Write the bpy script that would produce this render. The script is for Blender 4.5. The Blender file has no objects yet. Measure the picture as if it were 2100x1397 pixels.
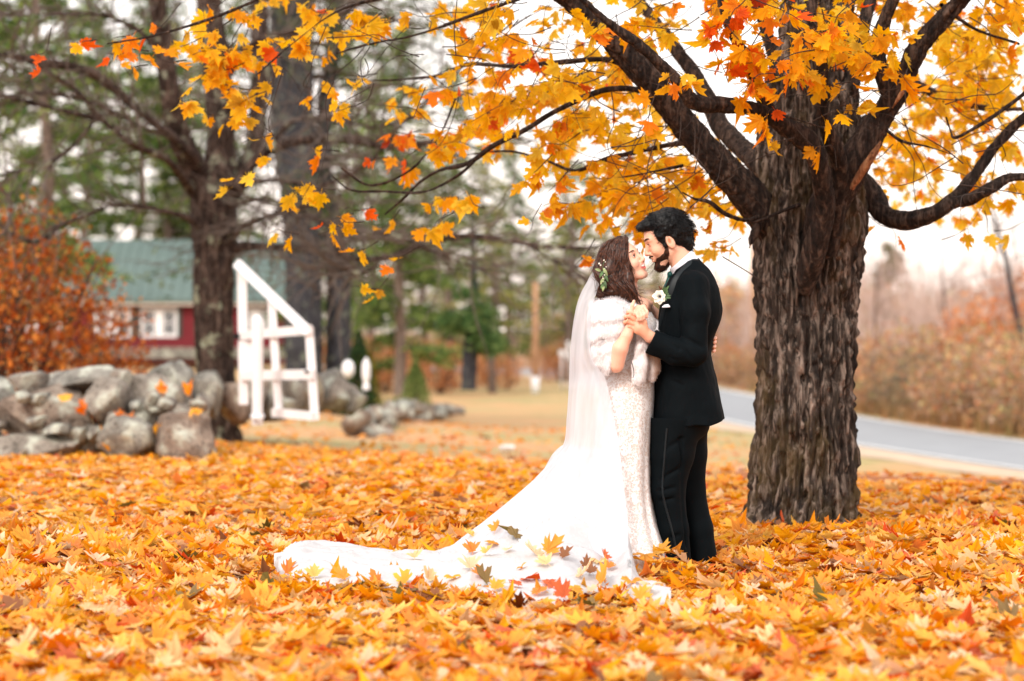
import bpy, math, random
import numpy as np
from mathutils import Vector, Matrix
R = math.radians
sc = bpy.context.scene
col = sc.collection
random.seed(7); rng = np.random.default_rng(7)
# ---------------------------------------------------------------- camera, sky, sun, exposure
F = 4958.0; CH = 1.12            # focal length in photo pixels (85 mm), camera height
cam = bpy.data.objects.new('camera', bpy.data.cameras.new('camera'))
col.objects.link(cam); sc.camera = cam
cam.location = (0, 0, CH); cam.rotation_euler = (R(90), 0, 0)
cam.data.lens = 85; cam.data.sensor_width = 36; cam.data.clip_end = 2000; cam.data.clip_start = 0.1
cam.data.dof.use_dof = True; cam.data.dof.focus_distance = 11.75; cam.data.dof.aperture_fstop = 1.9
w = bpy.data.worlds.new('World'); sc.world = w; w.use_nodes = True
nt = w.node_tree; nt.nodes.clear()
sky = nt.nodes.new('ShaderNodeTexSky'); sky.sky_type = 'NISHITA'; sky.sun_disc = False
SUN_EL, SUN_AZ = R(38), R(205)   # azimuth clockwise from +Y
sky.sun_elevation = SUN_EL; sky.sun_rotation = SUN_AZ; sky.air_density = 1.0; sky.dust_density = 4.0
mixn = nt.nodes.new('ShaderNodeMix'); mixn.data_type = 'RGBA'; mixn.inputs[0].default_value = 0.86
nt.links.new(sky.outputs[0], mixn.inputs[6]); 
tcw = nt.nodes.new('ShaderNodeTexCoord'); sxy = nt.nodes.new('ShaderNodeSeparateXYZ'); nt.links.new(tcw.outputs['Generated'], sxy.inputs[0])
rmp = nt.nodes.new('ShaderNodeMapRange'); nt.links.new(sxy.outputs[2], rmp.inputs[0]); rmp.inputs[1].default_value = 0.0; rmp.inputs[2].default_value = 0.22
mxc = nt.nodes.new('ShaderNodeMix'); mxc.data_type = 'RGBA'; nt.links.new(rmp.outputs[0], mxc.inputs[0]); mxc.inputs[6].default_value = (13.0, 11.2, 10.0, 1); mxc.inputs[7].default_value = (11.7, 11.4, 11.2, 1)
nt.links.new(mxc.outputs[2], mixn.inputs[7])
bg = nt.nodes.new('ShaderNodeBackground'); bg.inputs[1].default_value = 0.1
nt.links.new(mixn.outputs[2], bg.inputs[0])
wo = nt.nodes.new('ShaderNodeOutputWorld'); nt.links.new(bg.outputs[0], wo.inputs[0])
sl = bpy.data.lights.new('sun', 'SUN'); sl.energy = 1.5; sl.angle = R(14); sl.color = (1, 0.93, 0.84)
so = bpy.data.objects.new('sun', sl); col.objects.link(so)
sd = Vector((math.sin(SUN_AZ)*math.cos(SUN_EL), math.cos(SUN_AZ)*math.cos(SUN_EL), math.sin(SUN_EL)))
so.rotation_euler = sd.to_track_quat('Z', 'Y').to_euler(); so.location = (0, -20, 30)
sc.view_settings.view_transform = 'Standard'; sc.view_settings.look = 'None'
sc.view_settings.exposure = 0.69; sc.view_settings.gamma = 1.0; sc.view_settings.use_curve_mapping = False
sc.cycles.use_denoising = True
sc.cycles.max_bounces = 8; sc.cycles.transparent_max_bounces = 16
sc.cycles.caustics_reflective = False; sc.cycles.caustics_refractive = False

# ---------------------------------------------------------------- helpers
def W(px, py, Y):
    """photo pixel at distance Y -> world point"""
    return Vector(((px-1050)/F*Y, Y, CH-(py-698.5)/F*Y))
def tag(o, label=None, cat=None, group=None, kind=None):
    if label: o['label'] = label
    if cat: o['category'] = cat
    if group: o['group'] = group
    if kind: o['kind'] = kind
    return o
def empty(name, loc=(0, 0, 0), rz=0, **k):
    o = bpy.data.objects.new(name, None); o.location = loc; o.rotation_euler = (0, 0, rz)
    o.empty_display_size = 0.2; col.objects.link(o); return tag(o, **k)
def copy_tree(o, parent=None):
    c = o.copy(); col.objects.link(c); c.parent = parent
    for ch in list(o.children): copy_tree(ch, c)
    return c
def link(name, me, mat=None, parent=None, **k):
    if mat is not None and not me.materials: me.materials.append(mat)
    o = bpy.data.objects.new(name, me); col.objects.link(o)
    if parent is not None:
        o.parent = parent
        o.matrix_parent_inverse = Matrix.Translation(-parent.location) if parent.rotation_euler.z == 0 else (Matrix.LocRotScale(parent.location, parent.rotation_euler, None)).inverted()
    return tag(o, **k)
def mesh_np(name, V, Fc, smooth=True, cols=None):
    """V (n,3); Fc (m,3) or (m,4) int array, or list of such arrays"""
    V = np.asarray(V, dtype=np.float32)
    if isinstance(Fc, np.ndarray): Fc = [Fc]
    me = bpy.data.meshes.new(name)
    me.vertices.add(len(V)); me.vertices.foreach_set('co', V.ravel())
    tot = np.concatenate([np.full(len(f), f.shape[1], dtype=np.int32) for f in Fc])
    idx = np.concatenate([f.astype(np.int32).ravel() for f in Fc])
    me.loops.add(len(idx)); me.loops.foreach_set('vertex_index', idx)
    me.polygons.add(len(tot)); st = np.zeros(len(tot), dtype=np.int32); st[1:] = np.cumsum(tot)[:-1]
    me.polygons.foreach_set('loop_start', st)
    me.polygons.foreach_set('use_smooth', np.full(len(tot), smooth))
    if cols is not None:
        a = me.color_attributes.new('Col', 'FLOAT_COLOR', 'POINT')
        c4 = np.ones((len(V), 4), dtype=np.float32); c4[:, :3] = cols
        a.data.foreach_set('color', c4.ravel())
    me.update(calc_edges=True); me.validate()
    return me
class MB:
    """collects pieces of one mesh"""
    def __init__(s): s.v = []; s.q = []; s.t = []; s.c = []; s.n = 0
    def add(s, V, quads=None, tris=None, c=None):
        V = np.asarray(V, float); s.v.append(V)
        if quads is not None and len(quads): s.q.append(np.asarray(quads)+s.n)
        if tris is not None and len(tris): s.t.append(np.asarray(tris)+s.n)
        if c is not None: s.c.append(np.broadcast_to(np.asarray(c, float), (len(V), 3)))
        s.n += len(V)
    def box(s, c, h, rot=None, col_=None):
        P = np.array([[x, y, z] for x in (-1, 1) for y in (-1, 1) for z in (-1, 1)], float)*np.asarray(h)
        if rot is not None: P = P @ np.array(rot).T
        s.add(P+np.asarray(c), [[0, 1, 3, 2], [4, 6, 7, 5], [0, 4, 5, 1], [2, 3, 7, 6], [0, 2, 6, 4], [1, 5, 7, 3]], c=col_)
    def beam(s, a, b, wd, th, up=(0, 1, 0)):
        """a board from a to b: wd across, th along 'up'"""
        a, b = Vector(a), Vector(b); d = (b-a); L = d.length; d.normalize()
        u = Vector(up); u = (u-d*u.dot(d)).normalized(); v = d.cross(u)
        s.box((a+b)/2, (wd/2, th/2, L/2), rot=np.array([v, u, d]).T)
    def tube(s, pts, rad, sides=6, c=None, cap=True):
        pts = np.asarray(pts, float); n = len(pts); rad = np.broadcast_to(np.asarray(rad, float), (n,))
        V = ringverts(pts, rad, sides)
        q = gridquads(n, sides)
        s.add(V, q, c=c)
        if cap:
            s.add(pts[[0, -1]], c=c)
            b = s.n-2; o0 = s.n-2-n*sides
            k = np.arange(sides); k1 = (k+1) % sides
            s.t.append(np.stack([np.full(sides, b), o0+k1, o0+k], 1))
            o1 = o0+(n-1)*sides
            s.t.append(np.stack([np.full(sides, b+1), o1+k, o1+k1], 1))
    def mesh(s, name, smooth=True):
        f = []
        if s.q: f.append(np.concatenate(s.q))
        if s.t: f.append(np.concatenate(s.t))
        return mesh_np(name, np.concatenate(s.v), f, smooth, np.concatenate(s.c) if s.c else None)
    def build(s, name, mat, parent=None, smooth=True, **k):
        return link(name, s.mesh(name, smooth), mat, parent, **k)
def frames(pts):
    d = np.gradient(pts, axis=0); d /= np.linalg.norm(d, axis=1)[:, None]+1e-12
    up = np.array([0, 0, 1.]) if abs(d[0][2]) < .9 else np.array([1., 0, 0])
    u = np.cross(up, d[0]); u /= np.linalg.norm(u); U = [u]
    for i in range(1, len(pts)):
        u = U[-1]-d[i]*np.dot(U[-1], d[i]); u /= np.linalg.norm(u)+1e-12; U.append(u)
    U = np.array(U); Vv = np.cross(d, U); return d, U, Vv
def ringverts(pts, rad, sides):
    d, U, Vv = frames(pts); a = np.arange(sides)*2*math.pi/sides
    if rad.ndim == 1: rad = rad[:, None]
    P = pts[:, None, :]+rad[:, :, None]*(np.cos(a)[None, :, None]*U[:, None, :]+np.sin(a)[None, :, None]*Vv[:, None, :])
    return P.reshape(-1, 3)
def gridquads(n, m, wrap=True):
    i = np.arange(n-1)[:, None]; j = np.arange(m if wrap else m-1)[None, :]; j1 = (j+1) % m
    return np.stack([i*m+j, i*m+j1, (i+1)*m+j1, (i+1)*m+j], -1).reshape(-1, 4)
def smooth_path(P, n):
    """Catmull-Rom through rows of P (any columns), n samples"""
    P = np.asarray(P, float); m = len(P)
    E = np.vstack([2*P[0]-P[1], P, 2*P[-1]-P[-2]])
    L = np.concatenate([[0], np.cumsum(np.linalg.norm(np.diff(P[:, :3], axis=0), axis=1))])
    t = np.linspace(0, L[-1], n); i = np.clip(np.searchsorted(L, t, 'right')-1, 0, m-2)
    u = ((t-L[i])/(L[i+1]-L[i]+1e-12))[:, None]
    p0, p1, p2, p3 = E[i], E[i+1], E[i+2], E[i+3]
    return .5*((2*p1)+(-p0+p2)*u+(2*p0-5*p1+4*p2-p3)*u*u+(-p0+3*p1-3*p2+p3)*u**3)
_tab = np.random.default_rng(11).random((32, 32, 32))
def vn(P, f=1.0, s=0):
    """value noise 0..1, P (...,3)"""
    P = np.asarray(P, float)*f+s*7.31; i = np.floor(P).astype(int); t = P-i; t = t*t*(3-2*t); i &= 31; j = (i+1) & 31
    x, y, z = t[..., 0], t[..., 1], t[..., 2]; T = _tab
    a = T[i[..., 0], i[..., 1], i[..., 2]]*(1-x)+T[j[..., 0], i[..., 1], i[..., 2]]*x
    b = T[i[..., 0], j[..., 1], i[..., 2]]*(1-x)+T[j[..., 0], j[..., 1], i[..., 2]]*x
    c = T[i[..., 0], i[..., 1], j[..., 2]]*(1-x)+T[j[..., 0], i[..., 1], j[..., 2]]*x
    d = T[i[..., 0], j[..., 1], j[..., 2]]*(1-x)+T[j[..., 0], j[..., 1], j[..., 2]]*x
    return (a*(1-y)+b*y)*(1-z)+(c*(1-y)+d*y)*z
def fbm(P, f=1.0, o=4, s=0):
    r = 0; a = .5
    for k in range(o): r = r+a*vn(P, f*2**k, s+k); a *= .5
    return r/(1-.5**o)
def sst(a, b, x): t = np.clip((x-a)/(b-a), 0, 1); return t*t*(3-2*t)

# ---------------------------------------------------------------- materials
def S(r, g, b):
    f = lambda c: (c/255/12.92 if c/255 <= .04045 else ((c/255+.055)/1.055)**2.4)
    return (f(r), f(g), f(b), 1)
class N:
    """tiny node-tree builder"""
    def __init__(s, name):
        s.m = bpy.data.materials.new(name); s.m.use_nodes = True; s.t = s.m.node_tree; s.t.nodes.clear()
        s.out = s.t.nodes.new('ShaderNodeOutputMaterial')
    def n(s, typ, _in=None, **k):
        x = s.t.nodes.new(typ)
        for a, b in k.items(): setattr(x, a, b)
        for a, b in (_in or {}).items(): s.put(x.inputs[a], b)
        return x
    def put(s, i, v):
        if isinstance(v, bpy.types.NodeSocket): s.t.links.new(v, i)
        elif hasattr(v, 'outputs'): s.t.links.new(v.outputs[0], i)
        else: i.default_value = v
    def noise(s, scale, detail=4, vec=None, rough=.55, dist=0.0, dims=None):
        x = s.n('ShaderNodeTexNoise', {'Scale': scale, 'Detail': detail, 'Roughness': rough, 'Distortion': dist})
        if vec is not None: s.put(x.inputs['Vector'], vec)
        return x.outputs[0]
    def obj(s): return s.n('ShaderNodeTexCoord').outputs['Object']
    def mapping(s, vec, sc_): return s.n('ShaderNodeMapping', {'Vector': vec, 'Scale': sc_}).outputs[0]
    def ramp(s, fac, stops):
        x = s.n('ShaderNodeValToRGB', {'Fac': fac}); e = x.color_ramp.elements
        while len(e) < len(stops): e.new(.5)
        for q, (p, c) in zip(e, stops): q.position = p; q.color = c if len(c) == 4 else (*c, 1)
        return x.outputs[0]
    def mix(s, f, a, b, bt='MIX'):
        x = s.n('ShaderNodeMix', data_type='RGBA', blend_type=bt)
        s.put(x.inputs[0], f); s.put(x.inputs[6], a); s.put(x.inputs[7], b); return x.outputs[2]
    def math(s, op, a, b=0.0):
        x = s.n('ShaderNodeMath', operation=op); s.put(x.inputs[0], a); s.put(x.inputs[1], b); return x.outputs[0]
    def bump(s, h, st=.3, d=.02):
        return s.n('ShaderNodeBump', {'Height': h, 'Strength': st, 'Distance': d}).outputs[0]
    def bsdf(s, color, rough=.7, normal=None, **k):
        x = s.n('ShaderNodeBsdfPrincipled'); s.put(x.inputs['Base Color'], color); s.put(x.inputs['Roughness'], rough)
        if normal is not None: s.put(x.inputs['Normal'], normal)
        for a, b in k.items(): s.put(x.inputs[a.replace('_', ' ')], b)
        s.last = x; s.t.links.new(x.outputs[0], s.out.inputs[0]); return x
    def surf(s, sh): s.put(s.out.inputs[0], sh); return s.m
def simple(name, c, rough=.7, var=.12, scale=8, bump=.0, **k):
    n = N(name); o = n.obj(); f = n.noise(scale, 4, o)
    d = tuple(x*(1-var*2) for x in c[:3])+(1,); u = tuple(min(1, x*(1+var)) for x in c[:3])+(1,)
    cc = n.ramp(f, [(.3, d), (.7, u)])
    n.bsdf(cc, rough, n.bump(f, bump, .01) if bump else None, **k); return n.m
def leaf_material(name, under=.3, trans=.35, dk=.35):
    n = N(name); a = n.n('ShaderNodeAttribute', attribute_name='Col').outputs[0]
    g = n.n('ShaderNodeNewGeometry').outputs['Backfacing']
    pale = n.mix(.55, a, S(250, 205, 165))
    c = n.mix(n.math('MULTIPLY', g, under), a, pale)
    f = n.noise(60, 3, n.obj()); c = n.mix(n.math('MULTIPLY', f, dk), c, n.mix(1.0, c, (.55, .35, .2, 1), 'MULTIPLY'))
    b = n.bsdf(c, .55, None, Specular_IOR_Level=.1)
    tr = n.n('ShaderNodeBsdfTranslucent', {'Color': n.mix(.5, c, n.mix(1.0, c, (1, .9, .5, 1), 'MULTIPLY'))})
    n.surf(n.n('ShaderNodeMixShader', {0: trans, 1: b.outputs[0], 2: tr.outputs[0]})); return n.m
M = {}
M['leaf'] = leaf_material('maple_leaf')
M['tree_leaf'] = leaf_material('maple_leaf_on_tree', .06, .55, .18)
# ---------------------------------------------------------------- terrain
ROADN = np.array([(14, 14), (11, 24), (9.2, 31), (7.9, 37.2), (6.6, 46), (5.3, 58.4), (3.9, 85), (1.4, 138), (-10, 163), (-30, 180), (-80, 200)], float)
ROADF = np.array([(16.5, 20), (13.5, 33), (11.7, 40), (10.3, 48.5), (9.6, 57), (9.2, 68), (8.6, 105), (5.4, 160), (-8, 183), (-30, 197), (-80, 222)], float)
def resample(P, n):
    return smooth_path(np.c_[P, np.zeros(len(P))], n)[:, :2]
RN, RF = resample(ROADN, 160), resample(ROADF, 160)
RC = (RN+RF)/2
def road_info(X, Y):
    """signed distance beyond the near (-) or far (+) edge; 0 on the road"""
    P = np.stack([X.ravel(), Y.ravel()], 1)
    d = np.empty(len(P)); side = np.empty(len(P)); hw = np.empty(len(P))
    T = np.gradient(RC, axis=0); T /= np.linalg.norm(T, axis=1)[:, None]; H = np.abs(T[:, 0]*(RF-RN)[:, 1]-T[:, 1]*(RF-RN)[:, 0])/2
    for a in range(0, len(P), 4000):
        q = P[a:a+4000, None]-RC[None]; dd = (q**2).sum(-1); i = dd.argmin(1); r = q[np.arange(len(i)), i]
        cr = T[i, 0]*r[:, 1]-T[i, 1]*r[:, 0]; d[a:a+4000] = np.abs(cr)+np.maximum(0, np.sqrt(dd.min(1))-abs(cr)-3)*0
        d[a:a+4000] = np.sqrt(dd.min(1)); side[a:a+4000] = -np.sign(cr); hw[a:a+4000] = H[i]
    return (np.maximum(0, d-hw)*side).reshape(X.shape)
def ground_z(X, Y, detail=True):
    X = np.asarray(X, float); Y = np.asarray(Y, float)
    s = road_info(X, Y)
    near = -.9*(1-sst(0, 1, (-s-.6)/(16+95*sst(45, 105, Y)))); far = -.9+.55*sst(.5, 10, s)+3.0*sst(20, 200, s)
    z = np.where(s < 0, near, np.where(s > 0, far, -.9))
    z = np.where(Y < 19, z*sst(19, 60, np.full_like(z, 0)) , z*sst(17.5, 30, Y)) if False else z*sst(16, 34, Y)
    z = z+.85*sst(34, 92, Y)*sst(-5, -9, X*60/np.maximum(Y, 30)*1.3)*(s < 0)
    on = (np.abs(s) > .4)
    P = np.stack([X, Y, X*0], -1)
    if detail:
        z = z+(fbm(P, .8, 3)-.5)*.07*on+(fbm(P, .12, 2, 5)-.5)*.25*sst(26, 60, Y)*sst(.5, 8, np.abs(s))
    return z
def gz(x, y): return float(ground_z(np.array([x]), np.array([y]))[0])
def axis(*seg):
    a = [np.linspace(s0, s1, n, endpoint=False) for s0, s1, n in seg]; return np.concatenate(a+[[seg[-1][1]]])
xs = axis((-400, -60, 18), (-60, -16, 44), (-16, 20, 180), (20, 60, 40), (60, 400, 16))
ys = axis((-30, 4, 12), (4, 40, 180), (40, 120, 110), (120, 260, 60), (260, 900, 12))
GX, GY = np.meshgrid(xs, ys)
GZ = ground_z(GX, GY)
me = mesh_np('ground', np.stack([GX, GY, GZ], -1).reshape(-1, 3), gridquads(len(ys), len(xs), False), cols=np.repeat(sst(.2, 1.2, road_info(GX, GY)).reshape(-1, 1), 3, 1))
n = N('ground_earth_and_grass'); geo = n.n('ShaderNodeNewGeometry').outputs['Position']
big = n.noise(.22, 3, geo); mid = n.noise(1.6, 5, geo); fine = n.noise(22, 4, geo)
grass = n.mix(n.ramp(mid, [(.38, (0, 0, 0)), (.62, (1, 1, 1))]), S(190, 160, 114), S(154, 148, 90))
dirt = n.mix(mid, S(186, 142, 96), S(205, 160, 112))
c = n.mix(n.ramp(big, [(.44, (0, 0, 0)), (.58, (1, 1, 1))]), dirt, grass)
# wet brown litter under the maple leaves
sx = n.n('ShaderNodeSeparateXYZ', {0: geo}).outputs[1]
lit = n.n('ShaderNodeMapRange', {0: n.math('ADD', sx, n.math('MULTIPLY', mid, 4.0)), 1: 25.0, 2: 27.0})
c = n.mix(lit, n.mix(fine, S(120, 60, 18), S(190, 112, 40)), c)
c = n.mix(n.n('ShaderNodeAttribute', attribute_name='Col').outputs[2], c, n.mix(mid, S(134, 98, 70), S(172, 130, 94)))
c = n.mix(n.math('MULTIPLY', fine, .45), c, n.mix(1.0, c, (.5, .42, .32, 1), 'MULTIPLY'))
n.bsdf(c, .95, n.bump(fine, .5, .03)); M['ground'] = n.m
ground = link('ground', me, M['ground'], kind='structure')

# road, painted edge lines, sandy shoulder: sheets a few mm above each other
def strip(a, b, off, name, mat, z=-.9, m=160, **k):
    Pn, Pf = RN, RF; t = np.linspace(a, b, 3 if b-a < .2 else 7)
    V = np.array([[*(Pn[i]*(1-u)+Pf[i]*u), z+off] for i in range(len(Pn)) for u in t])
    return link(name, mesh_np(name, V, gridquads(len(Pn), len(t), False)), mat, **k)
n = N('worn_asphalt'); geo = n.n('ShaderNodeNewGeometry').outputs['Position']
f1 = n.noise(1.2, 4, geo); f2 = n.noise(60, 3, geo)
c = n.mix(f1, S(136, 138, 142), S(164, 166, 170)); c = n.mix(n.math('MULTIPLY', f2, .3), c, S(90, 92, 98))
n.bsdf(c, .92, n.bump(f2, .3, .01)); M['asphalt'] = n.m
road = strip(0, 1, .02, 'road', M['asphalt'], kind='structure')
M['line'] = simple('road_paint', S(238, 236, 232), .6, .06, 3)
strip(.04, .062, .026, 'edge_line', M['line'], kind='structure')
strip(.925, .955, .026, 'edge_line', M['line'], kind='structure')
n = N('sandy_shoulder'); geo = n.n('ShaderNodeNewGeometry').outputs['Position']; f = n.noise(2, 5, geo)
n.bsdf(n.mix(f, S(176, 150, 124), S(206, 182, 158)), .95, n.bump(n.noise(30, 3, geo), .4, .02)); M['sand'] = n.m
# sandy shoulder follows the terrain beside the near edge
T = np.gradient(RN, axis=0); T /= np.linalg.norm(T, axis=1)[:, None]; Nn = np.stack([-T[:, 1], T[:, 0]], 1)
k = np.arange(0, 110); wob = .5+.6*vn(np.stack([k*.3, k*0, k*0], 1))
rows = []
for u in np.linspace(-.1, 1, 6):
    p = RN[k]+Nn[k]*(wob*u)[:, None]; z = np.maximum(ground_z(p[:, 0], p[:, 1])+.012, -.9+.006 if u < .2 else -9)
    rows.append(np.c_[p, z])
Vs = np.stack(rows, 1).reshape(-1, 3)
link('shoulder', mesh_np('shoulder', Vs, gridquads(len(k), 6, False)), M['sand'], kind='structure')

# ---------------------------------------------------------------- maple leaves
HALF = [(.05, -.10), (.22, -.21), (.21, -.08), (.39, -.08), (.31, .06), (.46, .12), (.60, .31), (.46, .34), (.45, .47), (.32, .40), (.215, .38), (.23, .54), (.31, .67), (.13, .68)]
LOW = [(.10, -.16), (.38, -.08), (.26, .06), (.60, .33), (.38, .42), (.165, .34), (.28, .66)]
def outline(h): return np.array(h+[(0, .97)]+[(-x, y) for x, y in h[::-1]])
def leaf_shape(h, r, curl=.30, fold=.14):
    O = outline(h)*(1+r.normal(0, .09, (len(h)*2+1, 1)))
    O = np.vstack([[0, 0], O]); rr = np.linalg.norm(O, axis=1); ang = np.arctan2(O[:, 0], O[:, 1])
    z = curl*r.normal(0, 1)*rr**2+fold*r.normal(.8, .5)*(-np.cos(ang*5))*rr*.5+curl*.6*r.normal(0, 1)*O[:, 0]*np.abs(O[:, 0])+curl*.7*r.normal(0, 1)*O[:, 1]*O[:, 0]+np.abs(O[:, 0])*fold*2*r.normal(.6, .8)
    V = np.c_[O[:, 0], O[:, 1]-.2, z]; m = len(O)
    k = np.arange(1, m); t = np.stack([np.zeros(m-1, int), np.r_[k[1:], 1], k], 1)
    return V, t
def with_stalk(V, t, L=.5):
    s = np.array([[-.012, -.2, 0], [.012, -.2, 0], [.02, -.2-L, -.06], [.0, -.2-L, -.06]]); m = len(V)
    return np.vstack([V, s]), np.vstack([t, [[m, m+1, m+2], [m, m+2, m+3]]])
lr = np.random.default_rng(3)
HI = [with_stalk(*leaf_shape(HALF, lr)) for _ in range(24)]
LO = [leaf_shape(LOW, lr, .2) for _ in range(12)]
PAL = np.array([S(255, 178, 20)[:3], S(255, 190, 44)[:3], S(255, 162, 14)[:3], S(250, 136, 14)[:3], S(255, 216, 160)[:3], S(255, 220, 184)[:3], S(222, 84, 22)[:3], S(128, 66, 30)[:3], S(118, 104, 52)[:3], S(255, 206, 104)[:3]])
PRB = np.array([.26, .19, .16, .09, .09, .08, .03, .03, .010, .10]); PRB /= PRB.sum()
def rotmats(yaw, tilt, tdir, roll=None):
    """leaf lying flat, yawed, tilted by 'tilt' about horizontal direction tdir"""
    c, s = np.cos(yaw), np.sin(yaw); Z = np.zeros((len(yaw), 3, 3)); Z[:, 0, 0] = c; Z[:, 0, 1] = -s; Z[:, 1, 0] = s; Z[:, 1, 1] = c; Z[:, 2, 2] = 1
    ax = np.stack([np.cos(tdir), np.sin(tdir), tdir*0], 1); K = np.zeros_like(Z)
    K[:, 0, 2] = ax[:, 1]; K[:, 1, 2] = -ax[:, 0]; K[:, 2, 0] = -ax[:, 1]; K[:, 2, 1] = ax[:, 0]
    I = np.eye(3)[None]; A = I+np.sin(tilt)[:, None, None]*K+(1-np.cos(tilt))[:, None, None]*(K@K)
    return A@Z
def leaves_mesh(name, P, Rm, size, colr, shapes, which, keep_tone=True):
    Vs, Ts, Cs = [], [], []; off = 0
    for k, (v, t) in enumerate(shapes):
        i = np.where(which == k)[0]
        if not len(i): continue
        V = np.einsum('nij,vj->nvi', Rm[i], v)*size[i][:, None, None]+P[i][:, None, :]
        Vs.append(V.reshape(-1, 3)); m = len(v)
        Ts.append((t[None]+(np.arange(len(i))*m)[:, None, None]).reshape(-1, 3)+off); off += len(i)*m
        tone = np.ones(m); tone[0] = .72
        C = colr[i][:, None, :]*tone[None, :, None]*(1+lr.normal(0, .10, (len(i), m, 1))); Cs.append(np.clip(C, .005, 1).reshape(-1, 3))
    return mesh_np(name, np.concatenate(Vs), np.concatenate(Ts), False, np.concatenate(Cs))
# carpet outline: leaf cover fades out at the far side
def cover(X, Y):
    edge = np.interp(X, [-9, -5, -4, -3.3, -2.6, -1.3, 0, 1.2, 1.9, 2.6, 3.2, 5, 9], [23.6, 23.6, 26, 29.5, 28, 25.8, 24, 22.6, 20.6, 19.6, 19.6, 18, 16])
    n_ = fbm(np.stack([X, Y, X*0], -1), .9, 3, 9)
    return np.clip((edge+1.0+(n_-.5)*4-Y)/3.2, 0, 1)**1.3, edge
def heap(X, Y):
    """leaf pile thickness"""
    h = .018+.055*fbm(np.stack([X, Y, X*0], -1), 1.1, 3, 2)
    h += .13*np.exp(-(((X-.73)/.17)**2+((Y-11.3)/.16)**2))+.05*np.exp(-(((X-.55)/.2)**2+((Y-11.1)/.16)**2))        # heap by the couple's feet
    h += .05*np.exp(-(((X-1.9)/.9)**2+((Y-12.6)/.9)**2))
    ed = np.interp(X, [-9, -5, -4, -3.3, -2.6, -1.3, 0, 1.2, 1.9, 2.6, 3.2, 5, 9], [23.6, 23.6, 26, 29.5, 28, 25.8, 24, 22.6, 20.6, 19.6, 19.6, 18, 16]); h *= .12+.88*sst(0, 4.5, ed+.5-Y)
    h *= 1-.85*np.exp(-(((X-.96)/.17)**4+((Y-11.3)/.45)**4))
    h *= np.where((Y < 12.6) & (Y > 11.05) & (X > -1.25) & (X < .60), .35, 1)
    return h
def scatter(x0, x1, y0, y1, dens):
    m = int((x1-x0)*(y1-y0)*dens); X = lr.uniform(x0, x1, m); Y = lr.uniform(y0, y1, m)
    ok = np.abs(X) < .24*Y+1.6; X, Y = X[ok], Y[ok]
    cv, _ = cover(X, Y); ok = lr.random(len(X)) < cv; return X[ok], Y[ok]
X1, Y1 = scatter(-6, 6, 4.5, 14.5, 430); X2, Y2 = scatter(-9, 9, 14.5, 33, 300)
ok = ~((np.hypot(X1-1.72, Y1-14.2) < .27)); X1, Y1 = X1[ok], Y1[ok]
def carpet(X, Y, tiltmax):
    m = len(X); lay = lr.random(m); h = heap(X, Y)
    Z = ground_z(X, Y)+.004+h*lay
    tilt = np.abs(lr.normal(0, tiltmax, m))*(.5+.7*lay); flip = lr.random(m) < .38
    tilt = np.where(flip, math.pi-tilt, tilt)
    Rm = rotmats(lr.uniform(0, 6.28, m), tilt, lr.uniform(0, 6.28, m))
    size = lr.uniform(.066, .128, m); ci = lr.choice(len(PAL), m, p=PRB)
    C = PAL[ci]*lr.uniform(.8, 1.08, (m, 1)); C = np.where((lay < .35)[:, None], C*np.array([.78, .62, .46]), C)  # lowest leaves darkened: shade under the top layer put into their colour
    return np.stack([X, Y, Z], 1), Rm, size, C, lay
P1, Rm1, s1, C1, lay1 = carpet(X1, Y1, .34)
# the train lies here: leaves go under it (few on top are things of their own)
TRAIN = np.array([(565, 1150), (600, 1122), (640, 1118), (700, 1122), (780, 1137), (870, 1141), (930, 1126), (1000, 1075), (1160, 1075), (1290, 1100), (1350, 1135), (1365, 1150), (1300, 1175), (1290, 1215), (1372, 1236), (1300, 1240), (1210, 1222), (1130, 1232), (1050, 1228), (930, 1206), (830, 1198), (700, 1198), (600, 1195)], float)
def inpoly(x, y, Pg):
    r = np.zeros(len(x), bool); j = len(Pg)-1
    for i in range(len(Pg)):
        a, b = Pg[i], Pg[j]; r ^= ((a[1] > y) != (b[1] > y)) & (x < (b[0]-a[0])*(y-a[1])/(b[1]-a[1]+1e-9)+a[0]); j = i
    return r
gX, gY = TRAIN[:, 0], F*CH/(TRAIN[:, 1]-698.5); TG = np.c_[(gX-1050)/F*gY, gY]
under = inpoly(X1, Y1, TG)
low = np.exp(-(((X1-.96)/.17)**4+((Y1-11.3)/.45)**4)) > .4; Rm1[low] = rotmats(lr.uniform(0, 6.28, low.sum()), lr.uniform(0, .16, low.sum()), lr.uniform(0, 6.28, low.sum()))
P1[under, 2] = ground_z(X1[under], Y1[under])+.003+.03*lay1[under]
px1 = P1[:, 0]/P1[:, 1]*F+1050; py1 = 698.5-(P1[:, 2]-CH)/P1[:, 1]*F
cand = np.where((px1 > 5) & (px1 < 2095) & (py1 < 1392) & (lay1 > .72) & (~under))[0]
cand = cand[np.argsort(P1[cand, 1])][:300]
rest = np.ones(len(P1), bool); rest[cand] = False
wh = lr.integers(0, len(HI), len(P1))
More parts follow.
